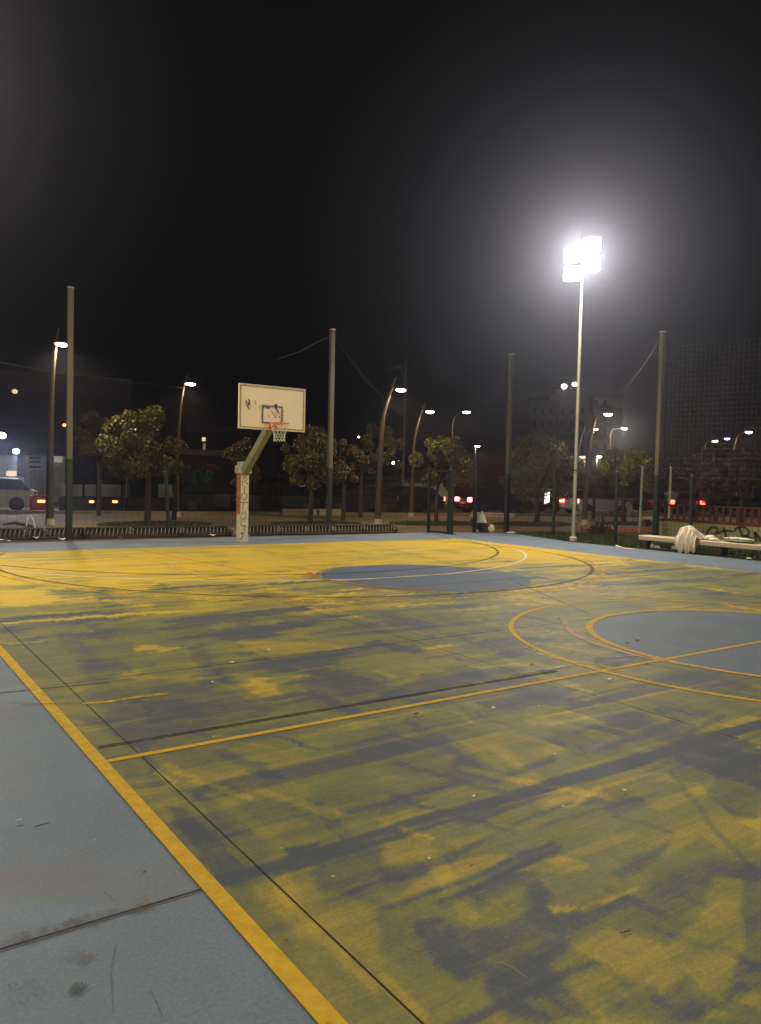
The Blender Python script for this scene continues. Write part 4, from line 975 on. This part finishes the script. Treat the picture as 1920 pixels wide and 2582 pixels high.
for i, (px, py, r_) in enumerate(((395, 1322, 1.6), (800, 1321, 1.5), (1100, 1320, 1.7), (1350, 1322, 1.7), (1590, 1321, 1.5))):
    c = G(px, py); pl = [(c.x+r_*1.3*math.cos(a), c.y+r_*.8*math.sin(a)) for a in [i2*.52 for i2 in range(12)]]
    o = grass('grass_patch', pl, 4200, .09, 5+i); tag(o, 'dark green grass patch under the '+wh[i], 'grass')

# ------------------------------------------------------------------ long bench, cloth, litter under it
th = thing('long_bench', 'long pale concrete slab bench along the right side of the court', 'bench', (9.72, -3.6, 0))
mb = MB(); mb.box((9.93, -9.6, .295), (.44, 12.0, .13), bev=.018); mb.build('seat', m_conc, th)
for y in (-3.72, -5.9, -8.4, -10.9, -13.4):
    mb = MB(); mb.box((9.95, y, .115), (.30, .16 if y == -3.72 else .34, .23), bev=.012); mb.build('leg', m_concd, th)
# draped cloth over a bundle: height field draped mesh
def cloth():
    n, k = 44, 34; mb = MB(); base = Vector((9.93, -5.17, 0))
    for i in range(n+1):
        v_ = i/n              # 0 at the hem in front, 1 on the bench behind
        for j in range(k+1):
            u = j/k-.5
            wid = .30+.05*math.sin(min(1, v_*1.5)*math.pi*.75)
            y = base.y+u*2*wid*(.92+.06*math.sin(9*v_))
            edge = 1-abs(2*u)**3
            if v_ < .5:
                t = v_/.5; z = .03+t*(.40+.16*edge); x = 9.64-.07*math.sin(t*math.pi)-.03*edge
                x += .05*math.sin(u*17+t*2)*(1-t*.6)+.02*math.sin(u*37+t*5)
                z += .025*math.sin(u*15+1)*(1-t)
            else:
                t = (v_-.5)/.5; z = .40+.30*edge*math.cos((t-.12)*1.45)*(1-.35*max(0, -u*2)); x = 9.63+.46*t
            z += .022*math.sin(u*21+v_*13)+.014*math.sin(v_*31+u*17); x += .01*math.sin(u*31+v_*5)
            if v_ >= .5: z = max(z, .372)
            mb.v.append((x, y, z))
    for i in range(n):
        for j in range(k):
            a = i*(k+1)+j; mb.f.append((a, a+1, a+k+2, a+k+1))
    o = mb.build('draped_cloth', m_cloth, None, origin=(9.7, -5.17, 0), smooth=True)
    o.data.polygons.foreach_set('use_smooth', [True]*len(o.data.polygons))
    md = o.modifiers.new('thick', 'SOLIDIFY'); md.thickness = .012
    md = o.modifiers.new('sub', 'SUBSURF'); md.levels = 1; md.render_levels = 1
    return tag(o, 'white cloth draped over a bundle on the long bench, hanging to the floor', 'cloth')
cloth()
mb = MB(); mb.ball((9.95, -5.66, .43), (.10, .16, .07), 12, 7, lambda i, j: 1+.12*math.sin(i*2.1+j*1.3)); mb.ball((9.88, -5.80, .40), (.09, .14, .04), 10, 6, lambda i, j: 1+.15*math.sin(i*3.1+j*2.3))
solo(mb, 'cloth_end', m_cloth, 'rolled sleeve end of cloth lying on the bench right beside the draped cloth', 'cloth', origin=(9.95, -5.7, .37), smooth=True)
mb = MB(); mb.ball((10.0, -6.45, .405), (.17, .48, .045), 16, 6, lambda i, j: 1+.06*math.sin(j*1.9)); o1 = solo(mb, 'tray', mat('dark olive tray', (.10, .10, .03), .5, .2, 9), 'flat dark olive tray on the long bench', 'tray', origin=(10.0, -6.45, .36), smooth=True)
mb = MB(); mb.ball((10.02, -6.40, .455), (.11, .36, .035), 14, 6, lambda i, j: 1+.2*math.sin(j*2.7+i)); solo(mb, 'folded_bag', m_bag, 'pale folded plastic bag lying on the olive tray', 'bag', origin=(10.02, -6.4, .45))
def crumple(p, rad, mt, name, lab, cat):
    mb = MB(); mb.ball(p, rad, 12, 8, lambda i, j: random.uniform(.72, 1.12)); return solo(mb, name, mt, lab, cat, None, origin=(p[0], p[1], 0))
crumple((10.0, -4.72, .075), (.16, .30, .075), m_bag, 'plastic_bag', 'crumpled white plastic bag under the bench left of the cloth', 'bag')
crumple((9.98, -4.03, .05), (.08, .14, .05), m_bag, 'paper_wad', 'small pale wad under the left part of the bench', 'litter')
crumple((9.98, -3.87, .09), (.05, .05, .09), m_bag, 'plastic_cup', 'pale cup by the left end leg of the bench', 'cup')
crumple((9.2, -7.95, .07), (.09, .14, .07), m_bag, 'paper_wad', 'beige crumpled paper on the border at the right edge', 'litter')
crumple((9.66, -6.9, .02), (.05, .08, .02), m_bag, 'paper_wad', 'small white scrap on the dark ground under the bench', 'litter')
mb = MB(); mb.tube([G(1555, 1377, .02), G(1568, 1381, .02), G(1580, 1384, .02), G(1594, 1385, .02), G(1603, 1386, .02)], [.035, .022, .018, .018, .015], 6)
solo(mb, 'white_strip', m_bag, 'pale strip lying on the border in front of the left end of the bench', 'litter', origin=G(1580, 1384))
mb = MB(); p = G(1290, 1345); mb.ball(p+Vector((0, 0, .03)), (.22, .1, .035), 10, 5); solo(mb, 'white_slab', m_bag, 'flat white piece at the foot of the third tall pole', 'litter', origin=p)

# ------------------------------------------------------------------ tiled wall with railing
WX, WH = 14.25, .58
M2, nt, P2 = newmat('small yellowish wall tiles'); L = nt.links.new
tc = nd(nt, 'ShaderNodeTexCoord'); mp = nd(nt, 'ShaderNodeMapping'); mp.inputs['Rotation'].default_value = (0, R(90), 0)
sep = nd(nt, 'ShaderNodeSeparateXYZ'); cmb = nd(nt, 'ShaderNodeCombineXYZ'); L(tc.outputs['Object'], sep.inputs[0]); L(sep.outputs[1], cmb.inputs[0]); L(sep.outputs[2], cmb.inputs[1])
br = nd(nt, 'ShaderNodeTexBrick'); br.offset = 0; br.inputs['Scale'].default_value = 1; br.inputs['Brick Width'].default_value = .15; br.inputs['Row Height'].default_value = .145
br.inputs['Mortar Size'].default_value = .009; br.inputs['Color1'].default_value = (.33, .26, .10, 1); br.inputs['Color2'].default_value = (.26, .22, .09, 1); br.inputs['Mortar'].default_value = (.10, .085, .04, 1)
L(cmb.outputs[0], br.inputs[0]); L(br.outputs[0], P2.inputs['Base Color']); P2.inputs['Roughness'].default_value = .5
th = thing('tiled_wall', 'low yellowish tiled wall with black graffiti letters behind the bench', 'wall', (WX, -6, 0))
mb = MB(); mb.box((WX+.12, -8.6, WH/2), (.24, 15.2, WH)); wl = mb.build('wall', M2, th)
def WP(u, v_):   # crop 1740..1920 x 1310..1390, scale .10896
    d_ = ray(1740+u*.10896, 1310+v_*.10896); t = (WX-.004-CAM.x)/d_.x; return CAM+d_*t
gl = [([(395, 380), (395, 320), (420, 260), (480, 200), (550, 170), (610, 190), (640, 240), (630, 290), (565, 330)], .075), ([(270, 275), (290, 275)], .09),
      ([(640, 340), (700, 290), (780, 262), (880, 260), (960, 270), (1010, 295)], .06), ([(775, 180), (800, 260), (830, 350), (860, 480)], .065),
      ([(1050, 285), (1055, 220), (1100, 185), (1180, 170), (1280, 190), (1360, 250), (1375, 320), (1320, 365), (1215, 390)], .06),
      ([(1140, 180), (1180, 280), (1210, 390), (1240, 500)], .07), ([(1215, 400), (1330, 400), (1420, 430), (1465, 480), (1470, 515)], .065), ([(1230, 505), (1360, 515), (1470, 515)], .05),
      ([(1540, 520), (1520, 400), (1500, 290)], .085), ([(1500, 290), (1570, 380), (1660, 500)], .085), ([(1590, 230), (1605, 240)], .06)]
mb = MB()
for l, w in gl:
    q = [WP(a, b_) for a, b_ in l]; q2 = []
    for a, b_ in zip(q[:-1], q[1:]):
        for i in range(4): q2.append(a.lerp(b_, i/4))
    q2.append(q[-1]); mb.ribbon(q2, w*1.15, (-1, 0, 0))
mb.build('graffiti', m_black, wl)
th2 = thing('red_railing', 'brick red flat bar railing standing on the tiled wall', 'railing', (WX, -6, WH), None)
ORG[th2.name] = Vector((WX, -6, WH))
mb = MB(); mb.box((WX+.10, -8.6, WH+.045), (.20, 15.2, .09)); mb.box((WX+.10, -8.6, WH+.56), (.05, 15.2, .05)); mb.build('rail', m_redrail, th2)
for i in range(64):
    mb = MB(); mb.box((WX+.10, -1.2-i*.235, WH+.31), (.025, .075, .47)); mb.build('bar', m_redrail, th2)
# pale slim posts
for b, t, lab in (((1613, 1347), (1620.7, 1178), 'slim pale post right of the wide tree, before the red path'), ((1686, 1338), (1692.5, 1178), 'slim pale post rising behind the red railing')):
    p = G(*b); d = hd(p); q = H(t[0], t[1], d); th = thing('pale_post', lab, 'post', p, 'slim pale posts')
    mb = MB(); mb.tube([p, Vector((q.x, q.y, q.z))], .042, 8); mb.build('shaft', m_white, th, smooth=True)
    mb = MB(); mb.ball(q, (.045, .045, .03), 8, 4); mb.build('cap', m_white, th)
    mb = MB(); mb.tube([p+Vector((0, 0, 1.0)), p+Vector((0, 0, 1.03))], .047, 8); mb.build('band', m_dark, th)

# ------------------------------------------------------------------ pointed bag + far benches
p = G(1222, 1342); th = thing('pointed_bag', 'pointed white topped dark bag slumped beside the fence post', 'bag', p)
dp = hd(p)
mb = MB()
def ring(cx, cz, rx, ry, n=10): return [Vector((p.x+cx+rx*math.cos(2*math.pi*i/n)*right.x, p.y+rx*math.cos(2*math.pi*i/n)*right.y+ry*math.sin(2*math.pi*i/n), cz)) for i in range(n)]
def loft(mb, rings):
    k = len(mb.v); n = len(rings[0])
    for r_ in rings: mb.v += [tuple(q) for q in r_]
    for i in range(len(rings)-1):
        for j in range(n):
            q = (j+1) % n; mb.f.append((k+i*n+j, k+i*n+q, k+(i+1)*n+q, k+(i+1)*n+j))
    mb.f.append(tuple(k+(len(rings)-1)*n+j for j in range(n)))
loft(mb, [ring(-.12, .34, .16, .12), ring(-.13, .45, .13, .10), ring(-.13, .60, .075, .06), ring(-.14, .74, .015, .012)]); mb.build('white_top', m_bag, th)
mb = MB(); loft(mb, [ring(-.10, .0, .19, .15), ring(-.12, .15, .19, .14), ring(-.12, .338, .165, .122)]); mb.build('dark_body', m_darkwall, th)
mb = MB(); mb.tube([p+Vector((.02, .0, .55)), p+Vector((.10, 0, .40)), p+Vector((.16, 0, .25))], [.015, .05, .03], 6); mb.build('strap', m_redp, th)
crumple((p.x+.20*right.x*1.2, p.y+.2*right.y*1.2, .12), (.13, .12, .15), m_bag, 'plastic_bag', 'crumpled white plastic bag right of the pointed bag', 'bag')
crumple((p.x-.30, p.y+.10, .05), (.12, .1, .05), m_bag, 'plastic_bag', 'small pale bag at the fence post left of the pointed bag', 'bag')
def slab_bench(a, b_, h, lab, back=True):
    ax = (b_-a).normalized(); nn = Vector((-ax.y, ax.x, 0)); L_ = (b_-a).length; th = thing('slab_bench', lab, 'bench', a, 'pale slab benches beyond the fence'); Zu = Vector((0, 0, 1))
    mb = MB(); mb.box((a+b_)/2+Vector((0, 0, h-.06)), (L_, .45, .12), (ax, nn, Zu), .015); mb.build('seat', m_tan2, th)
    for f in (.06, .85) if L_ > 1.5 else (.15, .85):
        mb = MB(); mb.box(a.lerp(b_, f)+Vector((0, 0, (h-.12)/2)), (.12, .36, h-.12), (ax, nn, Zu)); mb.build('leg', m_concd, th)
    if back:
        mb = MB(); mb.box((a+b_)/2+nn*.9+ax*.1+Vector((0, 0, h+.02)), (L_, .35, .13), (ax, nn, Zu), .015); mb.build('back_plank', m_tan2, th)
m_tan2 = mat('weathered bench plank', (.36, .28, .17), .8, .2, 8)
slab_bench(G(1184, 1326), G(1296, 1329), .43, 'pale slab bench behind the pointed bag')
slab_bench(G(1624, 1327), G(1668, 1330), .42, 'small slab bench behind the right tall pole', False)

# ------------------------------------------------------------------ cars
def car(loc, heading, paint, lab, tails=m_tail, lit=True, scale=1.0, head=False, plate=True, grp='cars on the road behind the park'):
    th = thing('car', lab, 'car', loc, grp, heading)
    prof = [(-2.05, .30), (-2.10, .55), (-2.02, .88), (-1.95, .95), (-1.25, .98), (1.05, .93), (1.95, .78), (2.10, .60), (2.12, .34), (1.9, .22), (-1.9, .22)]
    mb = MB(); k = len(prof); secs = [(-.84, .90), (-.88, 1.0), (.88, 1.0), (.84, .90)]
    for yy, sc in secs:
        for x, z in prof: mb.v.append((x*(.985 if sc < 1 else 1), yy, .22+(z-.22)*sc+ (0.02 if sc < 1 else 0)))
    for s_ in range(3):
        for i in range(k):
            j = (i+1) % k; mb.f.append((s_*k+i, s_*k+j, (s_+1)*k+j, (s_+1)*k+i))
    mb.f.append(tuple(range(k-1, -1, -1))); mb.f.append(tuple(range(3*k, 4*k)))
    body = mb.build('body', paint, th, local=True)
    gp = [(-1.85, .96), (-1.45, 1.40), (-.35, 1.47), (.35, 1.40), (1.10, .93)]
    mb = MB(); k = len(gp)
    for yy, ins in ((-.80, 0), (.80, 0)):
        for x, z in gp: mb.v.append((x, yy*(1 if z < 1 else .84), z))
    for i in range(k-1): mb.f.append((i, i+1, k+i+1, k+i))
    mb.f.append(tuple(range(k-1, -1, -1))); mb.f.append(tuple(range(k, 2*k))); mb.build('window', m_glass, th, local=True)
    mb = MB(); mb.box((-.55, 0, 1.462), (1.5, 1.30, .03), bev=.012); mb.build('roof', paint, th, local=True)
    for x in (-1.3, 1.32):
        for y in (-.80, .80):
            mb = MB(); mb.tube([(x, y-.10, .32), (x, y+.10, .32)], .32, 16); w = mb.build('wheel', m_tyre, th, local=True)
            mb = MB(); mb.tube([(x, y-.105, .32), (x, y+.105, .32)], .19, 12); mb.build('rim', m_dark, w, local=True)
    for y in (-.68, .68):
        mb = MB(); mb.box((-2.07, y, .80), (.10, .40, .24), bev=.03); mb.build('taillight', tails if lit else m_redp, th, local=True)
        mb = MB(); mb.box((2.06, y, .66), (.10, .32, .14), bev=.03); mb.build('headlight', m_lens if head else m_glass, th, local=True)
    if plate:
        mb = MB(); mb.box((-2.112, 0, .62), (.02, .52, .12)); mb.build('number_plate', m_white, th, local=True)
    for x in (-2.08, 2.09):
        mb = MB(); mb.box((x, 0, .38), (.12, 1.55, .18), bev=.03); mb.build('bumper', paint, th, local=True)
    return th
def paint(n, c, r=.3): return mat(n, c, r, .08, 2, .1, bump=0, spec=.5)
ca = math.atan2(E1.y, E1.x); Z0 = -.02
pdark = paint('near black car paint', (.008, .008, .009)); pred = paint('dark red car paint', (.06, .005, .004)); pblue = paint('navy car paint', (.008, .010, .05)); pwhite = paint('white car paint', (.45, .44, .46)); pgrey = paint('dark grey car paint', (.02, .02, .02))
def at_road(px, off):   # where the column px crosses the road offset line
    d_ = ray(px, 1215); P0 = Vector((CAM.x, CAM.y, 0)); t = (off-P0.dot(N1))/(d_.x*N1.x+d_.y*N1.y); p = P0+Vector((d_.x, d_.y, 0))*t; return Vector((p.x, p.y, Z0))
car(at_road(-35, 20.5), ca+math.pi, paint('dull white van paint', (.36, .35, .28)), 'dull white car cut by the left edge in front of the shopfront', lit=False)
def low_block(x0, x1, ytop, mt, lab, lamps):
    a_ = at_road(x0, 19.2); b_ = at_road(x1, 19.2); zt_ = H(x0, ytop, hd(a_)).z; th = thing('low_barrier', lab, 'barrier', a_)
    mb = MB(); mb.box((a_+b_)/2+Vector((0, 0, zt_/2)), ((b_-a_).length, .35, zt_), (E1, N1, Vector((0, 0, 1))), .04); mb.build('block', mt, th)
    for lx, ly, lw in lamps:
        p_ = at_road(lx, 19.0); z_ = H(lx, ly, hd(p_)).z
        mb = MB(); mb.box(Vector((p_.x, p_.y, z_)), (lw, .06, .10), (E1, N1, Vector((0, 0, 1))), .02); mb.build('marker_lamp', m_orange, th)
low_block(76, 122, 1247, paint('dark red block paint', (.22, .020, .010)), 'dark red low block with a glowing amber lamp below the roller shutter', [(105, 1264, .30)])
low_block(150, 246, 1250, pdark, 'low black barrier with one amber lamp right of the leftmost tall pole', [(232, 1265, .20)])
low_block(250, 312, 1251, pgrey, 'low near black barrier with one amber lamp behind the bare trunk', [(291, 1265, .22)])
low_block(316, 450, 1252, pdark, 'low black barrier with one small lamp behind the largest round tree trunk', [(370, 1266, .10)])
car(at_road(545, 21), ca, pdark, 'unlit black car before the black graffiti panel', lit=False)
car(at_road(700, 20), ca, pdark, 'unlit black car behind the hoop', lit=False)
car(at_road(900, 20.5), ca+math.pi, pgrey, 'unlit dark car right of the middle tall pole', lit=False)
car(at_road(1022, 21.0), ca+math.pi, pdark, 'black car with one red tail lamp left of the gate frame', m_tail)
car(at_road(1248, 20.0), ca+.05, pblue, 'navy car with two red tail lamps behind the gate', m_tailw)
car(at_road(1340, 23.0), ca, pdark, 'unlit black car left of the white car', lit=False)
car(at_road(1505, 20.3), ca+.05, pwhite, 'white car with bright red tail lamps beside the floodlight pole', m_tailw)
p = at_road(1381, 20.0); mb = MB(); mb.box(p+Vector((0, 0, .80)), (.5, .1, .55), None, .05)
th = thing('headlight_reflection_board', 'glowing white board standing in for a headlight reflection left of the white car', 'reflection', p)
mb = MB(); q = p+Vector((0, 0, .95)); mb.box(q, (.38, .04, .62), (right*.8+Vector((0, 0, .3)), fwd, Vector((0, 0, 1))), .01); mb.build('panel', emis('headlight reflection glow', (.9, 1, .95), 1.6), th)  # emission stands in for a headlight reflection; board and post are added
mb = MB(); mb.tube([p, q], .03, 6); mb.build('post', m_dark, th)
car(at_road(1740, 21), ca, pdark, 'dark car behind the red railing with two small red lamps', m_tail)
car(at_road(1815, 20.5), ca, pred, 'dark red car behind the red railing nearer the right edge', m_tail)
car(at_road(1640, 22), ca, pgrey, 'unlit dark car behind the slim pale post', lit=False)

# ------------------------------------------------------------------ buildings and walls beyond the road
Zu = Vector((0, 0, 1))
def facade_pt(px, py, n0):
    P0 = Vector((CAM.x, CAM.y, CAM.z)); d_ = ray(px, py); t = (n0-P0.dot(N1))/d_.dot(N1); return P0+d_*t
def fbox(mb, x0, y0, x1, y1, n0, depth, ground=False, proud=0.0):
    a = facade_pt(x0, y1, n0-proud); b = facade_pt(x1, y0, n0-proud)
    a0 = a.dot(E1); b0 = b.dot(E1); z0 = -.03 if ground else min(a.z, b.z); z1 = max(a.z, b.z)
    c = E1*((a0+b0)/2)+N1*(n0-proud+depth/2); c.z = (z0+z1)/2
    mb.box(c, (abs(b0-a0), depth, z1-z0), (E1, N1, Zu)); return c
NS = 29.0
# shopfront at left
mb = MB(); c = fbox(mb, -140, 1139, 165, 1275, NS, 6, True)
th = thing('shopfront', 'pale single storey shopfront with a roller shutter at the left', 'building', (c.x, c.y, 0)); mb.build('wall', m_shop, th)
mb = MB(); fbox(mb, -150, 1133, 168, 1141, NS, 6.2, proud=.4); mb.build('roof', m_dark, th)
m_shut = mat('roller shutter', (.42, .38, .28), .5, .12, 5, stretch=(1, 1, 9))
mb = MB(); fbox(mb, 76, 1186, 111, 1246, NS, .1, proud=.06); mb.build('shutter', m_shut, th)
for y_ in (1153, 1162, 1175):
    mb = MB(); fbox(mb, 75, y_, 104, y_+5, NS, .1, proud=.05); mb.build('vent', m_dark, th)
mb = MB(); fbox(mb, 44, 1144, 64, 1200, NS, .1, proud=.06); mb.build('pillar', m_redwall, th)
mb = MB(); fbox(mb, 116, 1144, 134, 1275, NS, .25, proud=.2); mb.build('pillar', m_dark, th)
mb = MB(); fbox(mb, 16, 1188, 42, 1200, NS, .1, proud=.06); mb.build('window', m_litwin, th)
mb = MB(); fbox(mb, 137, 1144, 158, 1166, NS, .1, proud=.06); mb.build('window', emis('lit room', (.9, .80, .62), .22), th)
mb = MB(); fbox(mb, 134, 1144, 141, 1152, NS, .1, proud=.09); mb.build('window', m_litblue, th)
mb = MB(); fbox(mb, -100, 1205, 60, 1260, NS-3.5, .5, proud=0); solo(mb, 'low_wall', m_shop, 'pale low wall before the shopfront at the left edge', 'wall', origin=facade_pt(0, 1265, NS-3.5))
# pale wall strip
for i, (x0, x1, lab) in enumerate(((152, 208, 'between the shopfront and the pole'), (214, 243, 'behind the first bare trunk'), (255, 305, 'under the round tree'), (312, 330, 'just left of the round tree trunk'), (400, 435, 'right of the round tree trunk'))):
    mb = MB(); fbox(mb, x0, 1222, x1, 1247, NS-1, .3, True); solo(mb, 'low_wall', m_shop if i != 3 else m_tan, 'low dim yellowish wall panel '+lab, 'wall', 'low wall panels across the road', origin=facade_pt(x0, 1275, NS-1))
# black container with graffiti
mb = MB(); c = fbox(mb, 455, 1146, 645, 1252, NS-2, 2.4, False)
th = thing('graffiti_container', 'long black panel with green graffiti letters and a tan frame', 'container', (c.x, c.y, 0)); cb = mb.build('panel', m_darkwall, th)
mb = MB(); fbox(mb, 455, 1139, 645, 1146, NS-2, .3, proud=.1); fbox(mb, 455, 1251, 645, 1259, NS-2, .3, proud=.1); fbox(mb, 646, 1215, 649, 1259, NS-2, .1, proud=.1); mb.build('frame', m_tan, th)
mb = MB(); c = fbox(mb, 460, 1260, 645, 1275, NS-2, 2.0, True); mb.build('base', m_dark, th)
def FP(u, v_, s_=.13317, ox=440, oy=1120, n0=NS-2.01): return facade_pt(ox+u*s_, oy+v_*s_, n0)
def graf(strokes, parent, mt, name='graffiti', **k):
    mb = MB()
    for l, w in strokes:
        q = [FP(a, b_, **k) for a, b_ in l]; q2 = []
        for a, b_ in zip(q[:-1], q[1:]):
            for i in range(4): q2.append(a.lerp(b_, i/4))
        q2.append(q[-1]); mb.ribbon(q2, w, -N1)
    return mb.build(name, mt, parent)
graf([([(365, 500), (375, 620), (395, 760), (440, 810), (540, 830), (600, 790), (610, 720), (560, 660), (480, 620)], .17), ([(440, 520), (510, 540), (530, 590), (480, 625)], .12), ([(730, 570), (690, 510), (640, 495), (600, 530), (600, 600), (640, 650), (720, 655)], .12)], cb, m_gg)
graf([([(580, 340), (500, 345), (440, 390), (450, 450), (520, 480), (570, 440), (540, 400)], .06), ([(610, 370), (640, 420), (670, 380), (690, 420), (740, 380), (760, 400)], .09), ([(760, 400), (840, 420), (820, 470), (760, 460)], .05)], cb, m_rg)
# dark buildings behind
def block(x0, y0, x1, n0, mt, lab, wins=(), name='building', depth=10):
    mb = MB(); c = fbox(mb, x0, y0, x1, 1275, n0, depth, True); th = thing(name, lab, 'building', (c.x, c.y, 0)); mb.build('wall', mt, th)
    mb = MB(); fbox(mb, x0-2, y0-4, x1+2, y0, n0, depth+.4, proud=.2); mb.build('roof', m_dark, th)
    for (a, b_, c_, d_, m_) in wins:
        mb = MB(); fbox(mb, a, b_, c_, d_, n0, .15, proud=.05); mb.build('window', m_, th)
    return th
block(-300, 960, 330, 52, mat('dark render', (.05, .03, .022), .9, .2, 1), 'dark apartment block barely visible behind the left trees', [(34, 984, 42, 992, m_litwin)])
block(470, 1085, 700, 60, mat('dark render b', (.035, .025, .02), .9, .2, 1), 'dark building behind the backboard with one lit stair window', [(510, 1103, 519, 1112, m_litwin), (512, 1118, 519, 1136, emis('lit stair', (.9, .55, .25), .18))])
block(700, 1205, 1000, 44, mat('dark render c', (.03, .022, .017), .9, .2, 1), 'low dark building behind the middle trees', [(757, 1220, 769, 1227, emis('dim sign', (.8, .4, .2), .10)), (664, 1238, 684, 1247, emis('dim sign b', (.7, .6, .3), .12)), (728, 1238, 737, 1244, emis('dim sign c', (.9, .8, .55), .15))])
block(1010, 1215, 1140, 36, m_shop, 'pale plastered wall behind the gate frame lit yellow', [(1044, 1243, 1056, 1258, m_dark)], 'plastered_wall')
block(1150, 1148, 1300, 48, m_redwall, 'rust red wall between the gate and the silvery tree')
mb = MB(); p_ = facade_pt(1187, 1265, 46); a_ = facade_pt(1187, 1163, 46); mb.box((a_.x, a_.y, a_.z/2), (.5, .5, a_.z)); th = thing('chimney_stack', 'pale square column before the rust red wall', 'column', (a_.x, a_.y, 0)); mb.build('shaft', m_tan, th); mb = MB(); mb.box((a_.x, a_.y, a_.z+.08), (.8, .8, .16)); mb.build('capital', m_tan, th)
th = block(1330, 1230, 1520, 40, m_shop, 'pale wall with looping dark graffiti right of the floodlight pole', (), 'graffiti_wall', 4)
graf([([(70, 0), (95, 60), (75, 130)], .16), ([(150, -20), (130, 60), (140, 130), (190, 180), (250, 150), (260, 60), (220, -10), (160, 0), (150, 40)], .15), ([(300, 30), (290, 120), (330, 170)], .14), ([(200, 40), (195, 100)], .22)], th, m_black, ox=1465, oy=1243, s_=.2, n0=39.8)
for i, (x0, x1) in enumerate(((1490, 1529), (1536, 1550), (1556, 1573), (1590, 1652), (716, 800), (806, 866))):
    mb = MB(); n_ = 20 if x0 > 1400 else 18.6; fbox(mb, x0, 1289 if x0 > 1400 else 1284, x1, 1297 if x0 > 1400 else 1293, n_ if 0 else 17.3, .3, True)
    solo(mb, 'low_kerb_wall', m_tan2, 'low pale kerb wall segment '+['left of the sapling', 'behind the sapling', 'right of the sapling', 'behind the slim pale post', 'behind the tree trunk at the net', 'just right of the middle tall pole'][i], 'kerb wall', 'low kerb wall segments', origin=facade_pt(x0, 1297, 17.3))
# far apartment block at right
NB = 92.0
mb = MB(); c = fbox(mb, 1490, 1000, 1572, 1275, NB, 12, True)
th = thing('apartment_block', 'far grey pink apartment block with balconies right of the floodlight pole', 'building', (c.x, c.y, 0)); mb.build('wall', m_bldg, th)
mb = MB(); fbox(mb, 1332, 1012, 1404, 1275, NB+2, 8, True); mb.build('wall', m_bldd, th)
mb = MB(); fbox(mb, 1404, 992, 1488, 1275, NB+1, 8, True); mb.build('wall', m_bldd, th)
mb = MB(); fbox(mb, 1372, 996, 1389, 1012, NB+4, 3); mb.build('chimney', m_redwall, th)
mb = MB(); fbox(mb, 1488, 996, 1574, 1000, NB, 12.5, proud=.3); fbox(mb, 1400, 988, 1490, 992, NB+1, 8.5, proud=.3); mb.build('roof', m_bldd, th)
for k, y_ in enumerate((1010, 1050, 1085, 1118)):
    for x_ in (1500, 1522):
        mb = MB(); fbox(mb, x_, y_, x_+8, y_+20, NB, .2, proud=.1); mb.build('window', m_win, th)
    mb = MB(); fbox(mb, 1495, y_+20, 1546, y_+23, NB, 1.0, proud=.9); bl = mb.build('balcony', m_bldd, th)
    mb = MB(); fbox(mb, 1495, y_+12, 1546, y_+20, NB, .06, proud=.9); mb.build('parapet', mat('balcony rail', (.12, .09, .08), .7, .2, 3), bl)
for x_ in (1345, 1365, 1385, 1415, 1440, 1465):
    for y_ in (1030, 1062, 1095, 1128):
        mb = MB(); fbox(mb, x_, y_, x_+8, y_+14, NB+1 if x_ > 1400 else NB+2, .2, proud=.1); mb.build('window', m_win, th)
for i, (x_, y_) in enumerate(((1400, 972), (1411, 978), (1421, 978), (1436, 981), (1446, 977), (1389, 955), (1401, 958))):
    mb = MB(); a_ = facade_pt(x_, 992, NB+2); b_ = facade_pt(x_, y_, NB+2); mb.tube([a_, b_], .06, 5); mb.tube([b_+E1*-.5, b_+E1*.5], .04, 4); mb.build('antenna', m_lamp, th)
block(1230, 1130, 1330, 70, mat('dark render d', (.06, .03, .02), .9, .2, 1), 'dim brown building left behind the silvery tree')
block(1620, 1215, 1960, 60, mat('dark render e', (.03, .02, .015), .9, .2, 1), 'low dark building behind the red railing')

# ------------------------------------------------------------------ haze
if HAZE_DENS > 0:
    mb = MB(); mb.box((25, 30, 9.0), (190, 190, 20.0)); hz = mb.build('haze', None) if False else None
    me = bpy.data.meshes.new('haze'); mb2 = MB(); mb2.box((25, 30, 9.0), (190, 190, 20.5)); me.from_pydata(mb2.v, [], mb2.f)
    hz = bpy.data.objects.new('haze', me); S.collection.objects.link(hz); hz['kind'] = 'stuff'
    HM = bpy.data.materials.new('haze'); HM.use_nodes = True; nt = HM.node_tree; nt.nodes.clear()
    out = nt.nodes.new('ShaderNodeOutputMaterial'); vol = nt.nodes.new('ShaderNodeVolumePrincipled')
    vol.inputs['Color'].default_value = (.76, .80, 1, 1); vol.inputs['Density'].default_value = HAZE_DENS; vol.inputs['Anisotropy'].default_value = HAZE_G
    nt.links.new(vol.outputs[0], out.inputs['Volume']); me.materials.append(HM)
